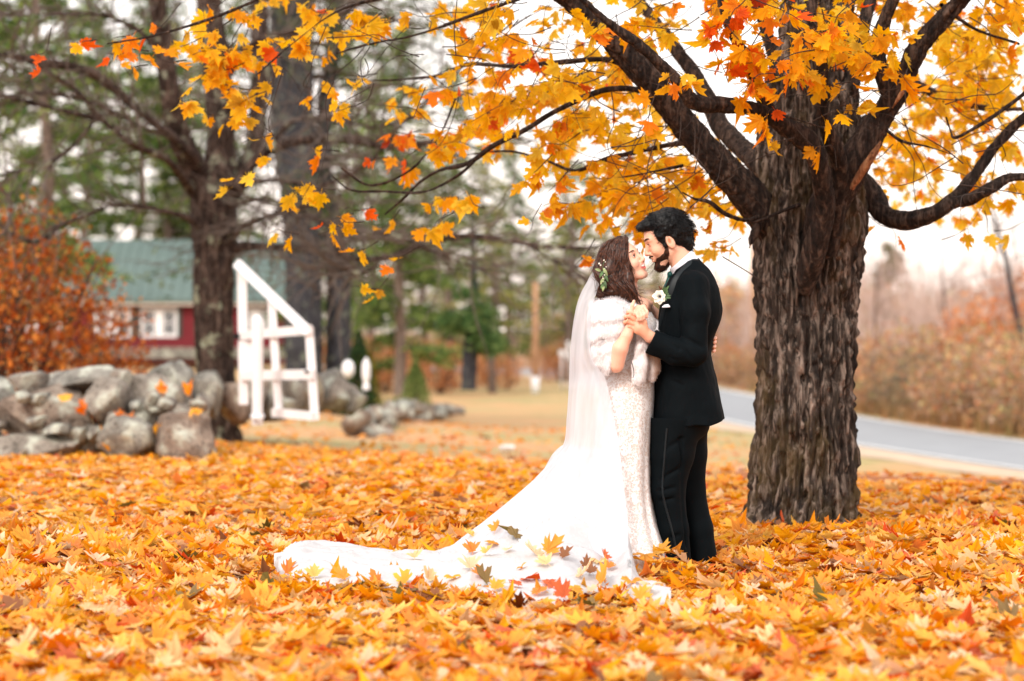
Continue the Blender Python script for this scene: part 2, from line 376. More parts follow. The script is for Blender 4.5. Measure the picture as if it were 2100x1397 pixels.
# leaf_carpet: everything nobody could count; the 300 that show largest are leaf objects on the ground
Pa, Ra, sa, Ca, wa = P1[rest], Rm1[rest], s1[rest], C1[rest], wh[rest]
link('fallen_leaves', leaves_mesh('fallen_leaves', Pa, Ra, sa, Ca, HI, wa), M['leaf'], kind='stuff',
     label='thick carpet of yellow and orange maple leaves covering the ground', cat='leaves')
LV = []
for k, (v, t) in enumerate(HI):
    for c in (0, 2, 4, 9, 3, 1, 6, 5):
        if (k*8+c) % 3: continue
        base = PAL[c]*lr.uniform(.85, 1.05); tone = np.ones(len(v)); tone[0] = .72
        LV.append((k, mesh_np('leaf', v, t, False, np.clip(base[None]*tone[:, None]*(1+lr.normal(0, .08, (len(v), 1))), .005, 1))))
for me in LV: me[1].materials.append(M['leaf'])
for i in cand:
    me = LV[lr.integers(len(LV))][1]; o = bpy.data.objects.new('leaf', me); col.objects.link(o); o.parent = ground
    o.matrix_basis = Matrix.LocRotScale(Vector(P1[i]), Matrix(Rm1[i].tolist()).to_quaternion(), Vector([s1[i]]*3))
P2, Rm2, s2, C2, lay2 = carpet(X2, Y2, .34)
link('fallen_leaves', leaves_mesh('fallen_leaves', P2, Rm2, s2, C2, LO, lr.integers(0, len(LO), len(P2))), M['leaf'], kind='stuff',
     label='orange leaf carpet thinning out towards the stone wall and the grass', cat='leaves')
# thin scatter of leaves on the dry grass
m = 2200; X3 = lr.uniform(-8, 5, m); Y3 = 23+lr.random(m)**1.6*32; ok = np.abs(road_info(X3, Y3)) > .3; X3, Y3 = X3[ok], Y3[ok]; m = len(X3)
P3 = np.stack([X3, Y3, ground_z(X3, Y3)+.02], 1)
link('scattered_leaves', leaves_mesh('scattered_leaves', P3, rotmats(lr.uniform(0, 6.28, m), np.abs(lr.normal(0, .35, m)), lr.uniform(0, 6.28, m)), lr.uniform(.08, .13, m), PAL[lr.choice(len(PAL), m, p=PRB)]*np.array([.9, .75, .8]), LO, lr.integers(0, len(LO), m)), M['leaf'], kind='stuff',
     label='thin scatter of fallen leaves over the dry grass beyond the carpet', cat='leaves')
# ---------------------------------------------------------------- bark materials
def bark(name, dark, mid_, light, lichen=None, sc_=1.0, moss=None, bs=.6):
    n = N(name); o = n.obj(); st = n.mapping(o, (9*sc_, 9*sc_, 1.7*sc_))
    a = n.noise(2.2, 6, st, .65, .6); b = n.noise(9, 5, st, .6, .3); p = n.noise(1.1*sc_, 4, o, .6)
    c = n.ramp(a, [(.34, dark), (.5, mid_), (.68, light)])
    c = n.mix(n.math('MULTIPLY', b, .55), c, n.mix(1.0, c, (.35, .30, .27, 1), 'MULTIPLY'))
    if lichen: c = n.mix(n.ramp(n.noise(4.5*sc_, 5, o, .7), [(.56, (0, 0, 0)), (.63, (1, 1, 1))]), c, lichen)
    if moss: c = n.mix(n.math('MULTIPLY', n.ramp(n.noise(2.5, 4, n.mapping(o, (1, 1, .5)), .7), [(.5, (0, 0, 0)), (.64, (1, 1, 1))]), .55), c, moss)
    h = n.math('ADD', a, n.math('MULTIPLY', b, .6))
    n.bsdf(c, .9, n.bump(h, bs, .03), Specular_IOR_Level=.2); return n.m
M['bark'] = bark('furrowed_maple_bark', S(20, 16, 15), S(66, 56, 50), S(168, 150, 138), None, 1.25, S(84, 66, 34))
M['limb'] = bark('dark_maple_limb', S(22, 18, 18), S(50, 40, 36), S(104, 86, 76), None, 1.6)
M['bark_grey'] = bark('grey_lichen_bark', S(24, 19, 17), S(66, 52, 46), S(124, 106, 96), S(140, 142, 122), 1)
M['bark_pine'] = bark('dark_pine_bark', S(38, 38, 42), S(66, 66, 72), S(98, 96, 98), S(110, 116, 104), 1)
M['bark_far'] = bark('brown_pine_bark', S(84, 72, 66), S(130, 112, 102), S(166, 148, 136), None, 1)
M['twig'] = simple('thin_twig', S(52, 38, 32), .85, .2, 20)
M['twig_grey'] = simple('thin_grey_twig', S(104, 91, 83), .9, .2, 14)
M['wood_split'] = bark('split_heartwood', S(80, 50, 34), S(160, 110, 78), S(206, 160, 120), None, 2)

def barktube(P4, nr, sides, amp=.012, fq=26, fl=4.0, seed=0, lumps=.0, flare=None):
    """P4 rows x,y,z,r -> displaced tube"""
    Q = smooth_path(P4, nr); pts, rad = Q[:, :3], np.maximum(Q[:, 3], .003)
    L = np.concatenate([[0], np.cumsum(np.linalg.norm(np.diff(pts, axis=0), axis=1))])
    a = np.arange(sides)*2*math.pi/sides; A, LL = np.meshgrid(a, L)
    Rr = np.repeat(rad[:, None], sides, 1)
    if flare: Rr = Rr*(1+flare(A, LL))
    X = np.stack([np.cos(A)*Rr, np.sin(A)*Rr, LL*fl/fq], -1)
    wp = fbm(X, fq*.35, 2, seed+3)-.5
    X2 = X.copy(); X2[..., 0] += wp*.05; X2[..., 1] -= wp*.05
    n1 = vn(X2, fq, seed); n2 = vn(X2, fq*2.1, seed+1); n3 = vn(X*np.array([1, 1, 6]), fq*1.7, seed+2)
    g = 1-np.abs(2*n1-1); g2 = 1-np.abs(2*n2-1)
    d = amp*(-(g**3)*1.3-(g2**3)*.5+.85*(n3-.5)+.9*(wp+.2))
    if lumps: d = d+lumps*(fbm(X*np.array([1, 1, fq/fl]), 3.2, 3, seed+7)-.5)
    Rr = Rr+d
    return ringverts(pts, Rr, sides), gridquads(nr, sides)
def bark_obj(name, P4, nr, sides, mat, parent, **k):
    V, q = barktube(np.array([tuple(p) for p in P4], float), nr, sides, **k)
    m = MB(); m.add(V, q); return m.build(name, mat, parent)
def WP(lst, Y=None):
    """list of (px,py,width_px[,Y]) -> rows x,y,z,r"""
    out = []
    for p in lst:
        y = p[3] if len(p) > 3 else Y; v = W(p[0], p[1], y); out.append((v.x, v.y, v.z, p[2]/2*y/F))
    return np.array(out)

# ---------------------------------------------------------------- the big maple
TY = 14.2; tb = W(1650, 1094, TY)
maple = empty('maple_tree', (tb.x, TY, 0), label='big old maple with furrowed dark bark and orange leaves beside the couple', cat='tree')
def fl(A, L):
    e = np.exp(-L/.20); return .20*e+.16*e*np.maximum(0, np.cos(A*3+.6))+.14*e*np.maximum(0, np.cos(A*5-1.0))+.45*np.exp(-L/.16)*np.exp(-((A-4.65)/.6)**2)
trunk = bark_obj('trunk', WP([(1646, 1110, 212), (1647, 1040, 206), (1652, 960, 205), (1654, 800, 202), (1653, 640, 203), (1656, 540, 218), (1660, 440, 236), (1662, 360, 222), (1664, 260, 205), (1668, 130, 170), (1672, 0, 140), (1680, -200, 105), (1700, -500, 60), (1720, -800, 20)], TY),
         900, 300, M['bark'], maple, amp=.044, fq=29, fl=2.6, lumps=.08, flare=fl)
LIMBS = [  # px, py, width px, Y
 [(1640, 520, 90, 14.2), (1590, 465, 88, 14.15), (1540, 405, 78, 14.05), (1450, 310, 66, 13.9), (1370, 215, 58, 13.8), (1300, 130, 56, 13.7), (1225, 55, 52, 13.6), (1150, -20, 46, 13.5), (1040, -130, 34, 13.2), (900, -260, 16, 13)],
 [(1620, 420, 60, 14.5), (1560, 340, 46, 14.8), (1480, 260, 40, 15.2), (1435, 170, 34, 15.4), (1370, 80, 28, 15.6), (1300, -10, 24, 15.8), (1200, -150, 12, 16)],
 [(1652, 600, 30, 13.9), (1656, 565, 48, 13.84), (1668, 520, 54, 13.76), (1690, 430, 48, 13.62), (1682, 350, 46, 13.48), (1660, 295, 44, 13.38), (1610, 258, 42, 13.3), (1560, 228, 34, 13.2), (1480, 215, 32, 13.1), (1425, 212, 30, 13.0), (1385, 165, 26, 12.9), (1330, 108, 23, 12.8), (1255, 52, 21, 12.7), (1190, -5, 18, 12.6), (1090, -90, 10, 12.5)],
 [(1600, 256, 30, 13.3), (1572, 218, 30, 13.25), (1545, 150, 26, 13.2), (1515, 95, 22, 13.1), (1490, 40, 18, 13.0), (1470, -30, 15, 13.0), (1450, -150, 8, 13)],
 [(1672, 520, 60, 13.95), (1700, 425, 84, 13.82), (1752, 330, 76, 13.72), (1805, 240, 56, 13.7), (1850, 170, 50, 13.6), (1885, 95, 42, 13.5), (1960, 10, 34, 13.4), (2060, -90, 22, 13.2), (2200, -200, 10, 13)],
 [(1820, 190, 30, 13.65), (1800, 110, 34, 13.6), (1815, 40, 30, 13.5), (1850, -40, 24, 13.4), (1880, -150, 12, 13.3)],
 [(1720, 350, 70, 14.3), (1785, 400, 60, 14.3), (1812, 440, 44, 14.2), (1862, 452, 38, 14.1), (1920, 435, 36, 14.0), (1965, 400, 34, 14.0), (2010, 345, 28, 14.0), (2050, 290, 25, 14.0), (2110, 235, 20, 14.0), (2240, 150, 10, 14)],
 [(1945, 418, 30, 14.0), (1990, 408, 24, 13.9), (2030, 385, 22, 13.8), (2070, 365, 19, 13.8), (2130, 355, 15, 13.7), (2250, 300, 6, 13.7)],
 [(1700, 300, 40, 14.9), (1790, 240, 26, 15.2), (1860, 170, 20, 15.5), (1930, 200, 19, 15.8), (2010, 220, 16, 16), (2110, 225, 12, 16.2), (2260, 230, 5, 16.5)],
 [(1700, 520, 30, 13.85), (1716, 430, 34, 13.74), (1722, 340, 30, 13.6), (1690, 240, 30, 13.4), (1682, 120, 24, 13.3), (1665, 40, 20, 13.2), (1670, -60, 16, 13.2), (1650, -200, 8, 13.1)],
 [(1700, 330, 50, 14.0), (1740, 200, 40, 14.1), (1760, 90, 34, 14.1), (1790, -20, 26, 14.2), (1830, -180, 12, 14.3)],
 [(1620, 250, 40, 14.2), (1590, 130, 34, 14.4), (1560, 20, 26, 14.5), (1530, -100, 14, 14.6)],
]
for i, P in enumerate(LIMBS):
    L = len(P); bark_obj('limb', WP(P), 60*L if i not in (0, 2, 4, 6) else 80*L, 40 if i not in (0, 4) else 72, M['limb'], maple, amp=.006 if i not in (0, 4) else .010, fq=34, fl=6, seed=i, lumps=.03)
# split, bare wood on the right limb and the broken stub on the left
m = MB(); V, q = barktube(WP([(1748, 388, 10, 13.62), (1762, 360, 20, 13.58), (1790, 318, 18, 13.52), (1806, 290, 6, 13.55)]), 60, 24, .006, 40, 3, 5); m.add(V, q); m.build('split_wood', M['wood_split'], maple); m = MB()
V, q = barktube(WP([(1830, 222, 5, 13.56), (1850, 190, 12, 13.5), (1862, 165, 4, 13.5)]), 30, 16, .004, 40, 3, 6); m.add(V, q)
m.build('split_wood', M['wood_split'], maple)
bark_obj('broken_stub', WP([(1560, 455, 26, 14.0), (1548, 480, 24, 13.95), (1541, 495, 16, 13.93), (1537, 508, 4, 13.92)]), 30, 20, M['limb'], maple, amp=.01)
BR = [
 [(1390, 235, 16, 13.8), (1330, 190, 14, 13.9), (1240, 185, 12, 14), (1140, 228, 12, 14.0), (1080, 265, 11, 14.0), (1010, 300, 11, 14.0), (960, 335, 10, 14), (900, 350, 8, 14.1), (860, 375, 7, 14.1), (830, 405, 6, 14.1), (790, 440, 4, 14.1)],
 [(980, 322, 8, 14), (950, 352, 7, 13.9), (905, 380, 6, 13.8), (860, 395, 6, 13.8), (790, 393, 5, 13.9), (720, 390, 4, 14), (680, 360, 3, 14)],
 [(1300, 140, 16, 13.7), (1240, 122, 13, 13.9), (1150, 128, 12, 14.0), (1050, 136, 10, 14.2), (960, 132, 8, 14.3), (900, 155, 6, 14.3), (780, 165, 4, 14.4), (640, 160, 3, 14.5)],
 [(1420, 290, 12, 13.9), (1360, 300, 12, 14.4), (1250, 325, 11, 14.6), (1180, 350, 8, 14.8), (1120, 330, 7, 15), (1040, 310, 5, 15.1), (940, 320, 3, 15.3)],
 [(1555, 445, 10, 13.95), (1530, 452, 10, 13.8), (1490, 440, 9, 13.6), (1455, 415, 8, 13.5), (1425, 408, 5, 13.5), (1400, 395, 3, 13.4)],
 [(1640, 420, 7, 13.85), (1600, 435, 7, 13.8), (1560, 452, 8, 13.8), (1540, 458, 7, 13.9)],
 [(1400, 340, 8, 14.2), (1340, 352, 6, 14.1), (1300, 360, 5, 14), (1260, 365, 3, 14)],
 [(1815, 265, 8, 13.7), (1850, 290, 7, 13.6), (1900, 300, 5, 13.5), (1960, 320, 3, 13.5)],
 [(2110, 185, 10, 13.8), (2050, 230, 10, 13.8), (2000, 262, 8, 13.8), (1960, 282, 8, 13.8), (1950, 270, 5, 13.8), (1940, 240, 4, 13.8)],
 [(1720, 250, 6, 13.3), (1690, 262, 5, 13.1), (1650, 250, 4, 13), (1600, 235, 3, 12.9)],
 [(700, 345, 5, 14), (760, 380, 5, 14), (840, 350, 5, 14.1), (900, 280, 5, 14.2), (935, 200, 4, 14.3)],
 [(1150, -30, 9, 13.4), (1000, 20, 8, 13.2), (860, 70, 6, 13), (760, 90, 5, 13), (690, 110, 3, 12.9)],
 [(1000, -60, 9, 13.2), (850, -20, 8, 13), (700, 20, 6, 12.9), (600, 90, 4, 12.8), (520, 160, 3, 12.8)],
 [(900, -160, 9, 13), (700, -80, 7, 12.8), (480, 20, 6, 12.6), (330, 70, 4, 12.6), (220, 90, 3, 12.6)],
 [(1930, 10, 9, 13.5), (2000, 60, 7, 13.8), (2090, 90, 5, 14)],
]
for i, P in enumerate(BR): P = [(a, b, c_, y+1.7*float(sst(0, 1, (1120-a)/330))) for a, b, c_, y in P]; bark_obj('branch', WP(P), 26*len(P), 14, M['limb'], maple, amp=.002, fq=60, fl=12, seed=20+i, lumps=.012)

# leaf clusters: px, py, rx, ry, Y0, Y1, cover, palette, pull direction
g_, o_, r_ = 0, 1, 2
TP = np.array([S(255, 206, 24)[:3], S(255, 194, 16)[:3], S(255, 178, 12)[:3], S(255, 218, 66)[:3], S(252, 144, 16)[:3], S(240, 100, 22)[:3], S(176, 62, 24)[:3], S(222, 172, 40)[:3]])
PR = {0: [.38, .22, .10, .20, .03, .01, .0, .06], 1: [.22, .24, .26, .09, .13, .03, .01, .02], 2: [.08, .14, .24, .04, .28, .16, .05, .01]}
CL = [
 (1455, 40, 60, 60, 12.5, 13.1, .7, 2), (1530, 60, 55, 80, 12.6, 13.2, .9, 2), (1500, 170, 60, 60, 12.6, 13.3, .5, 1), (1390, 140, 50, 50, 12.5, 13, .5, 1), (1630, 120, 90, 90, 12.6, 13.4, .6, 1), (1720, 60, 110, 70, 12.8, 13.5, .75, 0), (1800, 110, 70, 60, 12.8, 13.4, .8, 0), (1570, 160, 60, 70, 12.6, 13.2, .6, 1),
 (1630, 245, 60, 35, 12.7, 13.3, .45, 1), (1740, 190, 70, 45, 12.9, 13.4, .5, 0), (1700, 230, 30, 30, 12.9, 13.3, .5, 0), (1685, 310, 25, 12, 13.0, 13.3, .5, 2), (1800, 190, 40, 30, 13, 13.4, .5, 0), (1565, 290, 14, 30, 13, 13.2, .35, 1), (1640, 10, 200, 50, 12.5, 13.6, .6, 1), (1330, 200, 30, 60, 12.7, 13.1, .35, 0),
 (1290, 50, 110, 70, 13, 15.5, .9, 0), (1200, 90, 90, 80, 13.2, 16, .9, 0), (1060, 30, 150, 50, 13, 16, .8, 0), (900, 25, 140, 40, 13, 15.5, .5, 0), (1080, 110, 130, 60, 13.5, 16, .75, 1), (960, 200, 90, 60, 13.5, 15.5, .75, 1), (1130, 190, 140, 60, 13.5, 16.5, .85, 0), (830, 190, 70, 50, 13.5, 15, .4, 0), (1040, 245, 100, 40, 13.8, 16, .8, 0),
 (1260, 200, 100, 80, 14, 17, .65, 0), (1380, 240, 60, 50, 14.5, 17, .45, 0), (1220, 290, 110, 60, 14, 17, .7, 0), (1330, 330, 100, 60, 14.2, 17, .95, 0), (1230, 375, 100, 45, 13.6, 16, 1.1, 0), (1180, 400, 60, 35, 13.5, 15, .8, 0), (1300, 415, 90, 40, 13.8, 16, 1.0, 0), (1400, 400, 90, 50, 13.8, 17, 1.0, 0), (1460, 440, 50, 50, 14.4, 17, .7, 0), (1440, 330, 60, 40, 15, 17.5, .7, 0), (1090, 360, 45, 28, 13.4, 14, .8, 0), (1290, 470, 60, 25, 13.8, 15.5, .6, 0), (1440, 500, 45, 28, 14, 15.5, .6, 1), (1480, 515, 25, 18, 14, 15, .5, 1), (1110, 300, 60, 35, 14, 16, .7, 0), (1190, 520, 10, 14, 13.6, 13.8, .8, 1), (1200, 445, 40, 25, 13.8, 15, .5, 0),
 (880, 290, 80, 35, 13.8, 15, .6, 1), (960, 260, 60, 30, 13.8, 15, .7, 0), (795, 290, 40, 32, 13.8, 14.6, .8, 2), (870, 330, 60, 20, 14, 15, .4, 1), (810, 335, 16, 18, 13.9, 14.2, .9, 2), (900, 410, 32, 24, 13.6, 14, .9, 0), (945, 395, 32, 20, 13.6, 14.2, .8, 0), (855, 445, 35, 30, 14, 14.6, .4, 0), (775, 465, 15, 14, 14, 14.3, .8, 0), (880, 470, 18, 12, 14, 14.3, .7, 0), (740, 320, 12, 10, 13.9, 14.1, .7, 2), (730, 525, 9, 12, 13.5, 13.7, .8, 0), (810, 520, 9, 14, 13.5, 13.7, .8, 0), (738, 590, 14, 14, 13.5, 13.7, .7, 0), (765, 600, 12, 10, 13.5, 13.7, .8, 0), (1090, 455, 12, 12, 13.5, 14, .8, 1),
 (700, 55, 65, 50, 12.7, 13.6, .95, 0), (760, 60, 50, 45, 12.8, 13.8, .7, 0), (620, 25, 36, 26, 12.7, 13.4, .7, 0), (590, 110, 40, 40, 12.8, 13.6, .5, 1), (610, 70, 20, 30, 12.8, 13.4, .5, 0), (700, 130, 50, 30, 12.8, 13.6, .35, 0), (590, 185, 30, 16, 12.9, 13.3, .5, 1), (705, 190, 12, 16, 12.9, 13.1, .8, 0), (660, 210, 9, 12, 12.9, 13.1, .7, 0),
 (380, 90, 40, 50, 12.6, 13.4, .6, 1), (430, 110, 60, 45, 12.6, 13.6, .9, 0), (480, 110, 45, 40, 12.7, 13.6, .8, 0), (460, 175, 55, 35, 12.7, 13.6, .8, 0), (440, 225, 55, 18, 12.7, 13.4, .7, 0), (485, 235, 16, 28, 12.8, 13.4, .7, 0), (460, 258, 26, 14, 12.8, 13.2, .7, 0), (250, 65, 32, 18, 12.6, 13, .8, 2), (265, 98, 28, 14, 12.6, 13, .8, 2), (162, 85, 10, 14, 12.6, 12.8, .8, 2), (90, 114, 9, 8, 12.6, 12.8, .7, 2), (262, 135, 16, 9, 12.6, 12.8, .8, 1), (328, 110, 14, 14, 12.6, 12.9, .8, 2), (330, 60, 16, 8, 12.6, 12.9, .6, 2), (435, 16, 8, 8, 12.6, 12.8, .7, 2), (503, 282, 16, 8, 12.8, 13, .7, 0),
 (410, 60, 40, 30, 12.6, 13.3, .6, 0), (500, 70, 30, 40, 12.7, 13.4, .6, 0), (430, 150, 50, 40, 12.6, 13.5, .6, 0), (540, 170, 20, 30, 12.7, 13.2, .4, 0), (560, 60, 20, 30, 12.7, 13.2, .4, 0), (515, 340, 36, 12, 13, 13.3, .8, 0), (485, 352, 10, 12, 13, 13.2, .8, 0), (600, 390, 22, 22, 13, 13.4, .8, 0), (608, 440, 18, 20, 13, 13.3, .6, 0), (640, 370, 12, 14, 13, 13.2, .8, 0), (563, 458, 9, 12, 13, 13.2, .7, 0), (680, 445, 30, 16, 13, 13.4, .8, 0), (665, 478, 18, 12, 13, 13.3, .7, 0), (655, 302, 12, 10, 13, 13.2, .7, 0), (715, 430, 10, 10, 13, 13.2, .7, 0),
 (1890, 30, 120, 45, 14, 17, .9, 0), (2010, 60, 110, 60, 14, 17, 1.0, 0), (1990, 150, 110, 60, 14.5, 17.5, .9, 0), (2080, 40, 40, 60, 13.5, 15, .8, 1), (1880, 200, 70, 50, 14.5, 17.5, .8, 0), (2060, 180, 60, 50, 15, 18, .7, 0), (1920, 275, 70, 40, 15, 18, .6, 0), (2030, 270, 70, 40, 15, 18, .6, 0), (1850, 260, 40, 40, 15, 18, .45, 0), (2050, 330, 60, 30, 15, 18, .5, 0), (2010, 400, 70, 28, 14.8, 17, .6, 0), (2070, 440, 40, 24, 14.8, 16, .45, 0), (1990, 460, 40, 14, 14.8, 16, .4, 0), (1955, 478, 22, 14, 14.8, 15.4, .5, 0), (1830, 470, 14, 8, 15, 15.5, .7, 1), (1790, 400, 20, 40, 15, 17, .4, 0), (1960, 330, 60, 30, 15.5, 18, .4, 0),
 (1880, 380, 100, 60, 19, 24, .5, 0), (1960, 400, 90, 50, 19, 24, .5, 0), (1900, 300, 120, 70, 17, 20, .5, 0), (2030, 230, 80, 80, 16, 19, .5, 0), (1830, 300, 60, 90, 17, 20, .4, 0), (2060, 390, 50, 40, 15, 18, .5, 0), (1950, 130, 150, 120, 17, 20, .5, 0), (1500, 400, 40, 80, 17, 20, .5, 0), (1350, 300, 140, 120, 17, 21, .35, 0), (1150, 230, 200, 120, 17, 20, .25, 0), (2000, 200, 120, 140, 18, 22, .35, 0),
]
lr = np.random.default_rng(21)
tw = MB(); LP, LD, LC, LS = [], [], [], []
def add_cluster(cx, cy, rx, ry, y0, y1, cov, pal, twig=True):
    sh_ = 1.7*float(sst(0, 1, (1120-cx)/330)) if cy > 0 else 0; y0 += sh_; y1 += sh_+.4*(sh_ > 0); ym = (y0+y1)/2; area = math.pi*rx*ry; per = (.092*F/ym)**2*.42
    cnt = max(2, int(cov*area/per*1.35)); ntw = max(1, cnt//6)
    for k in range(ntw):
        while True:
            u, v = lr.uniform(-1, 1, 2)
            if u*u+v*v < 1: break
        a = np.array(W(cx+u*rx, cy+v*ry, lr.uniform(y0, y1)))
        side = -1 if cx < 1640 else 1
        d = np.array([side*lr.uniform(.2, 1), lr.uniform(-.6, .6), lr.uniform(-.5, .35)]); d /= np.linalg.norm(d)
        L = min(.55, .7*rx*ym/F+.10)*lr.uniform(.6, 1.1)
        s = a-d*L*.5; Pm = [s-d*.12+np.array([0, 0, .06*lr.random()]), s, a+lr.normal(0, .03, 3), s+d*L+np.array([0, 0, -.06*lr.random()])]
        Q = smooth_path(np.array(Pm), 9)
        if twig: tw.tube(Q, np.linspace(.0038, .0015, 9), 4, cap=False)
        m = cnt//ntw
        for j in range(m):
            t = lr.uniform(.2, 1)*8; i = min(7, int(t)); p = Q[i]+(Q[i+1]-Q[i])*(t-i)
            dd = np.array([lr.normal(0, .6), lr.normal(0, .6), -lr.uniform(.05, 1.1)]); dd /= np.linalg.norm(dd)
            LP.append(p); LD.append(dd); LC.append(TP[lr.choice(8, p=PR[pal])]*lr.uniform(.8, 1.08)); LS.append(lr.uniform(.062, .118))
for c_ in CL: add_cluster(*c_)
# the crown goes on above the frame
for k in range(150):
    py = lr.uniform(-900, -30); hw = 1250*math.sqrt(max(.05, 1-((py+300)/750)**2)) if py < -300 else 1200
    px = 1660+lr.uniform(-1, 1)*hw*.95
    Yc = lr.uniform(12.4, 18); add_cluster(px, py, 90, 60, Yc-.4, Yc+.4, .55, int(lr.choice([0, 0, 1])), False)
LP, LD, LC, LS = map(np.array, (LP, LD, LC, LS))
def hang(D, r):
    n_ = r.normal(0, 1, D.shape)+np.array([0, -.5, .3]); n_ -= D*(n_*D).sum(1)[:, None]; n_ /= np.linalg.norm(n_, axis=1)[:, None]
    x = np.cross(D, n_); return np.stack([x, D, n_], 2)
LRm = hang(LD, lr); LPp = LP+LD*LS[:, None]*.62
wh = lr.integers(0, len(HI), len(LP))
ppx = LPp[:, 0]/LPp[:, 1]*F+1050; ppy = 698.5-(LPp[:, 2]-CH)/LPp[:, 1]*F
inf = np.where((ppx > 0) & (ppx < 2100) & (ppy > 0))[0]; near_ = inf[np.argsort(-(LS[inf]/LPp[inf, 1]))][:300]
rest = np.ones(len(LP), bool); rest[near_] = False
link('foliage', leaves_mesh('foliage', LPp[rest], LRm[rest], LS[rest], LC[rest], HI, wh[rest]), M['tree_leaf'], maple, kind='stuff')
TLV = []
for k in range(24):
    v, t = HI[k]; base = TP[[0, 1, 2, 3, 4, 0, 1, 5][k % 8]]; tone = np.ones(len(v)); tone[0] = .75
    me = mesh_np('leaf', v, t, False, np.clip(base[None]*tone[:, None]*(1+lr.normal(0, .08, (len(v), 1))), .005, 1)); me.materials.append(M['tree_leaf']); TLV.append((base, me))
inv = Matrix.Translation(-maple.location)
for i in near_:
    best = sorted(range(24), key=lambda k: np.abs(TLV[k][0]-LC[i]).sum()+lr.random()*.12)[0]
    o = bpy.data.objects.new('leaf', TLV[best][1]); col.objects.link(o); o.parent = maple; o.matrix_parent_inverse = inv
    o.matrix_basis = Matrix.LocRotScale(Vector(LPp[i]), Matrix(LRm[i].tolist()).to_quaternion(), Vector([LS[i]]*3))
# loose wiry twigs hanging round the limbs
for k in range(130):
    px, py = [(1250, 100), (1400, 200), (1350, 330), (1450, 380), (1620, 180), (1720, 180), (1850, 200), (1000, 80), (900, 120), (700, 100), (1950, 330), (2020, 260)][k % 12]
    a = np.array(W(px+lr.normal(0, 70), py+lr.normal(0, 60), lr.uniform(13, 15)))
    d = np.array([lr.normal(0, 1), lr.normal(0, .5), lr.normal(-.3, .6)]); d /= np.linalg.norm(d); P = [a]
    for j in range(4): d = d+lr.normal(0, .35, 3); d /= np.linalg.norm(d); P.append(P[-1]+d*lr.uniform(.08, .2))
    tw.tube(smooth_path(np.array(P), 14), np.linspace(.0035, .0012, 14), 4, cap=False)
tw.build('twigs', M['twig'], maple, kind='stuff')

# ---------------------------------------------------------------- generic trees for the background
def pine(seed, H=15, crown0=2.0, spread=2.6, nb=70, per=135, colr=(S(100, 124, 62), S(140, 156, 84), S(64, 90, 48)), tr=.2):
    r = np.random.default_rng(seed)
    t = MB(); P = np.array([(r.normal(0, .06)*i, r.normal(0, .06)*i, H*i/6, tr*(1-i/6.3)) for i in range(7)]); P[0, :2] = 0
    V, q = barktube(P, 60, 14, .015, 16, 3, seed); t.add(V, q)
    f = MB(); bt = MB(); vv, cc = [], []
    for k in range(nb):
        z = crown0+(H-crown0)*(k/nb)**.9; u = (z-crown0)/(H-crown0); L = spread*(1-u*.85)*r.uniform(.6, 1.1)*(1 if u > .1 else .8)
        a = r.uniform(0, 6.28); c0 = np.array([np.interp(z, P[:, 2], P[:, 0]), np.interp(z, P[:, 2], P[:, 1]), z]); d = np.array([math.cos(a), math.sin(a), 0])
        rise = r.uniform(-.15, .25)
        pts = np.array([c0+d*L*s+np.array([0, 0, rise*L*s-.18*L*s*s]) for s in np.linspace(0, 1, 5)])
        bt.tube(pts, np.linspace(.035, .01, 5), 4, cap=False)
        m = int(per*L/spread)+8; s = r.uniform(.25, 1.05, m)
        c = c0+d*L*s[:, None]; c[:, 2] += rise*L*s-.18*L*s*s
        c += r.normal(0, 1, (m, 3))*np.array([.20, .20, .09])*(.5+s[:, None]*.6)
        dr = d[None]*.8+r.normal(0, .7, (m, 3)); dr /= np.linalg.norm(dr, axis=1)[:, None]
        sd = np.cross(dr, r.normal(0, 1, (m, 3))); sd /= np.linalg.norm(sd, axis=1)[:, None]
        ln = r.uniform(.12, .30, m)[:, None]
        vv.append(np.stack([c-dr*ln*.5-sd*.05, c-dr*ln*.5+sd*.05, c+dr*ln*.7], 1).reshape(-1, 3))
        cl = np.array([x[:3] for x in colr])[r.integers(0, len(colr), m)]*r.uniform(.6, 1.3, (m, 1)); cc.append(np.repeat(cl, 3, 0))
    v = np.concatenate(vv); f.add(v, tris=np.arange(len(v)).reshape(-1, 3), c=np.concatenate(cc))
    return t.mesh('trunk'), bt.mesh('bough'), f.mesh('crown', False)
def bare(seed, H=9, n0=7, tr=.11, dens=1.0, up=.8):
    r = np.random.default_rng(seed); t = MB(); b = MB()
    P = [np.zeros(3)]; d = np.array([0, 0, 1.])
    for i in range(8): d = d+np.append(r.normal(0, .06, 2), 0); d /= np.linalg.norm(d); P.append(P[-1]+d*H/8)
    P = np.array(P); t.tube(P, np.linspace(tr, .012, 9), 8)
    def grow(p, d, L, rad, lvl):
        pts = [p]
        for j in range(4): d = d+r.normal(0, .22, 3)+np.array([0, 0, .10*up]); d /= np.linalg.norm(d); pts.append(pts[-1]+d*L/4)
        b.tube(np.array(pts), np.linspace(rad, rad*.35, 5), 3, cap=False)
        if lvl < 3:
            for k in range(int([5, 4, 3][lvl]*dens)):
                i = r.integers(1, 5); dd = d+r.normal(0, .6, 3); dd /= np.linalg.norm(dd); grow(pts[i], dd, L*r.uniform(.4, .65), rad*.5, lvl+1)
    for k in range(n0):
        z = r.uniform(.25, .95); i = z*8; p = P[int(i)]*(1-i % 1)+P[min(8, int(i)+1)]*(i % 1); a = r.uniform(0, 6.28)
        grow(p, np.array([math.cos(a), math.sin(a), up*r.uniform(.4, 1.4)]), H*(1-z*.75)*.42, tr*.4*(1.1-z), 1)
    return t.mesh('trunk'), b.mesh('branch')
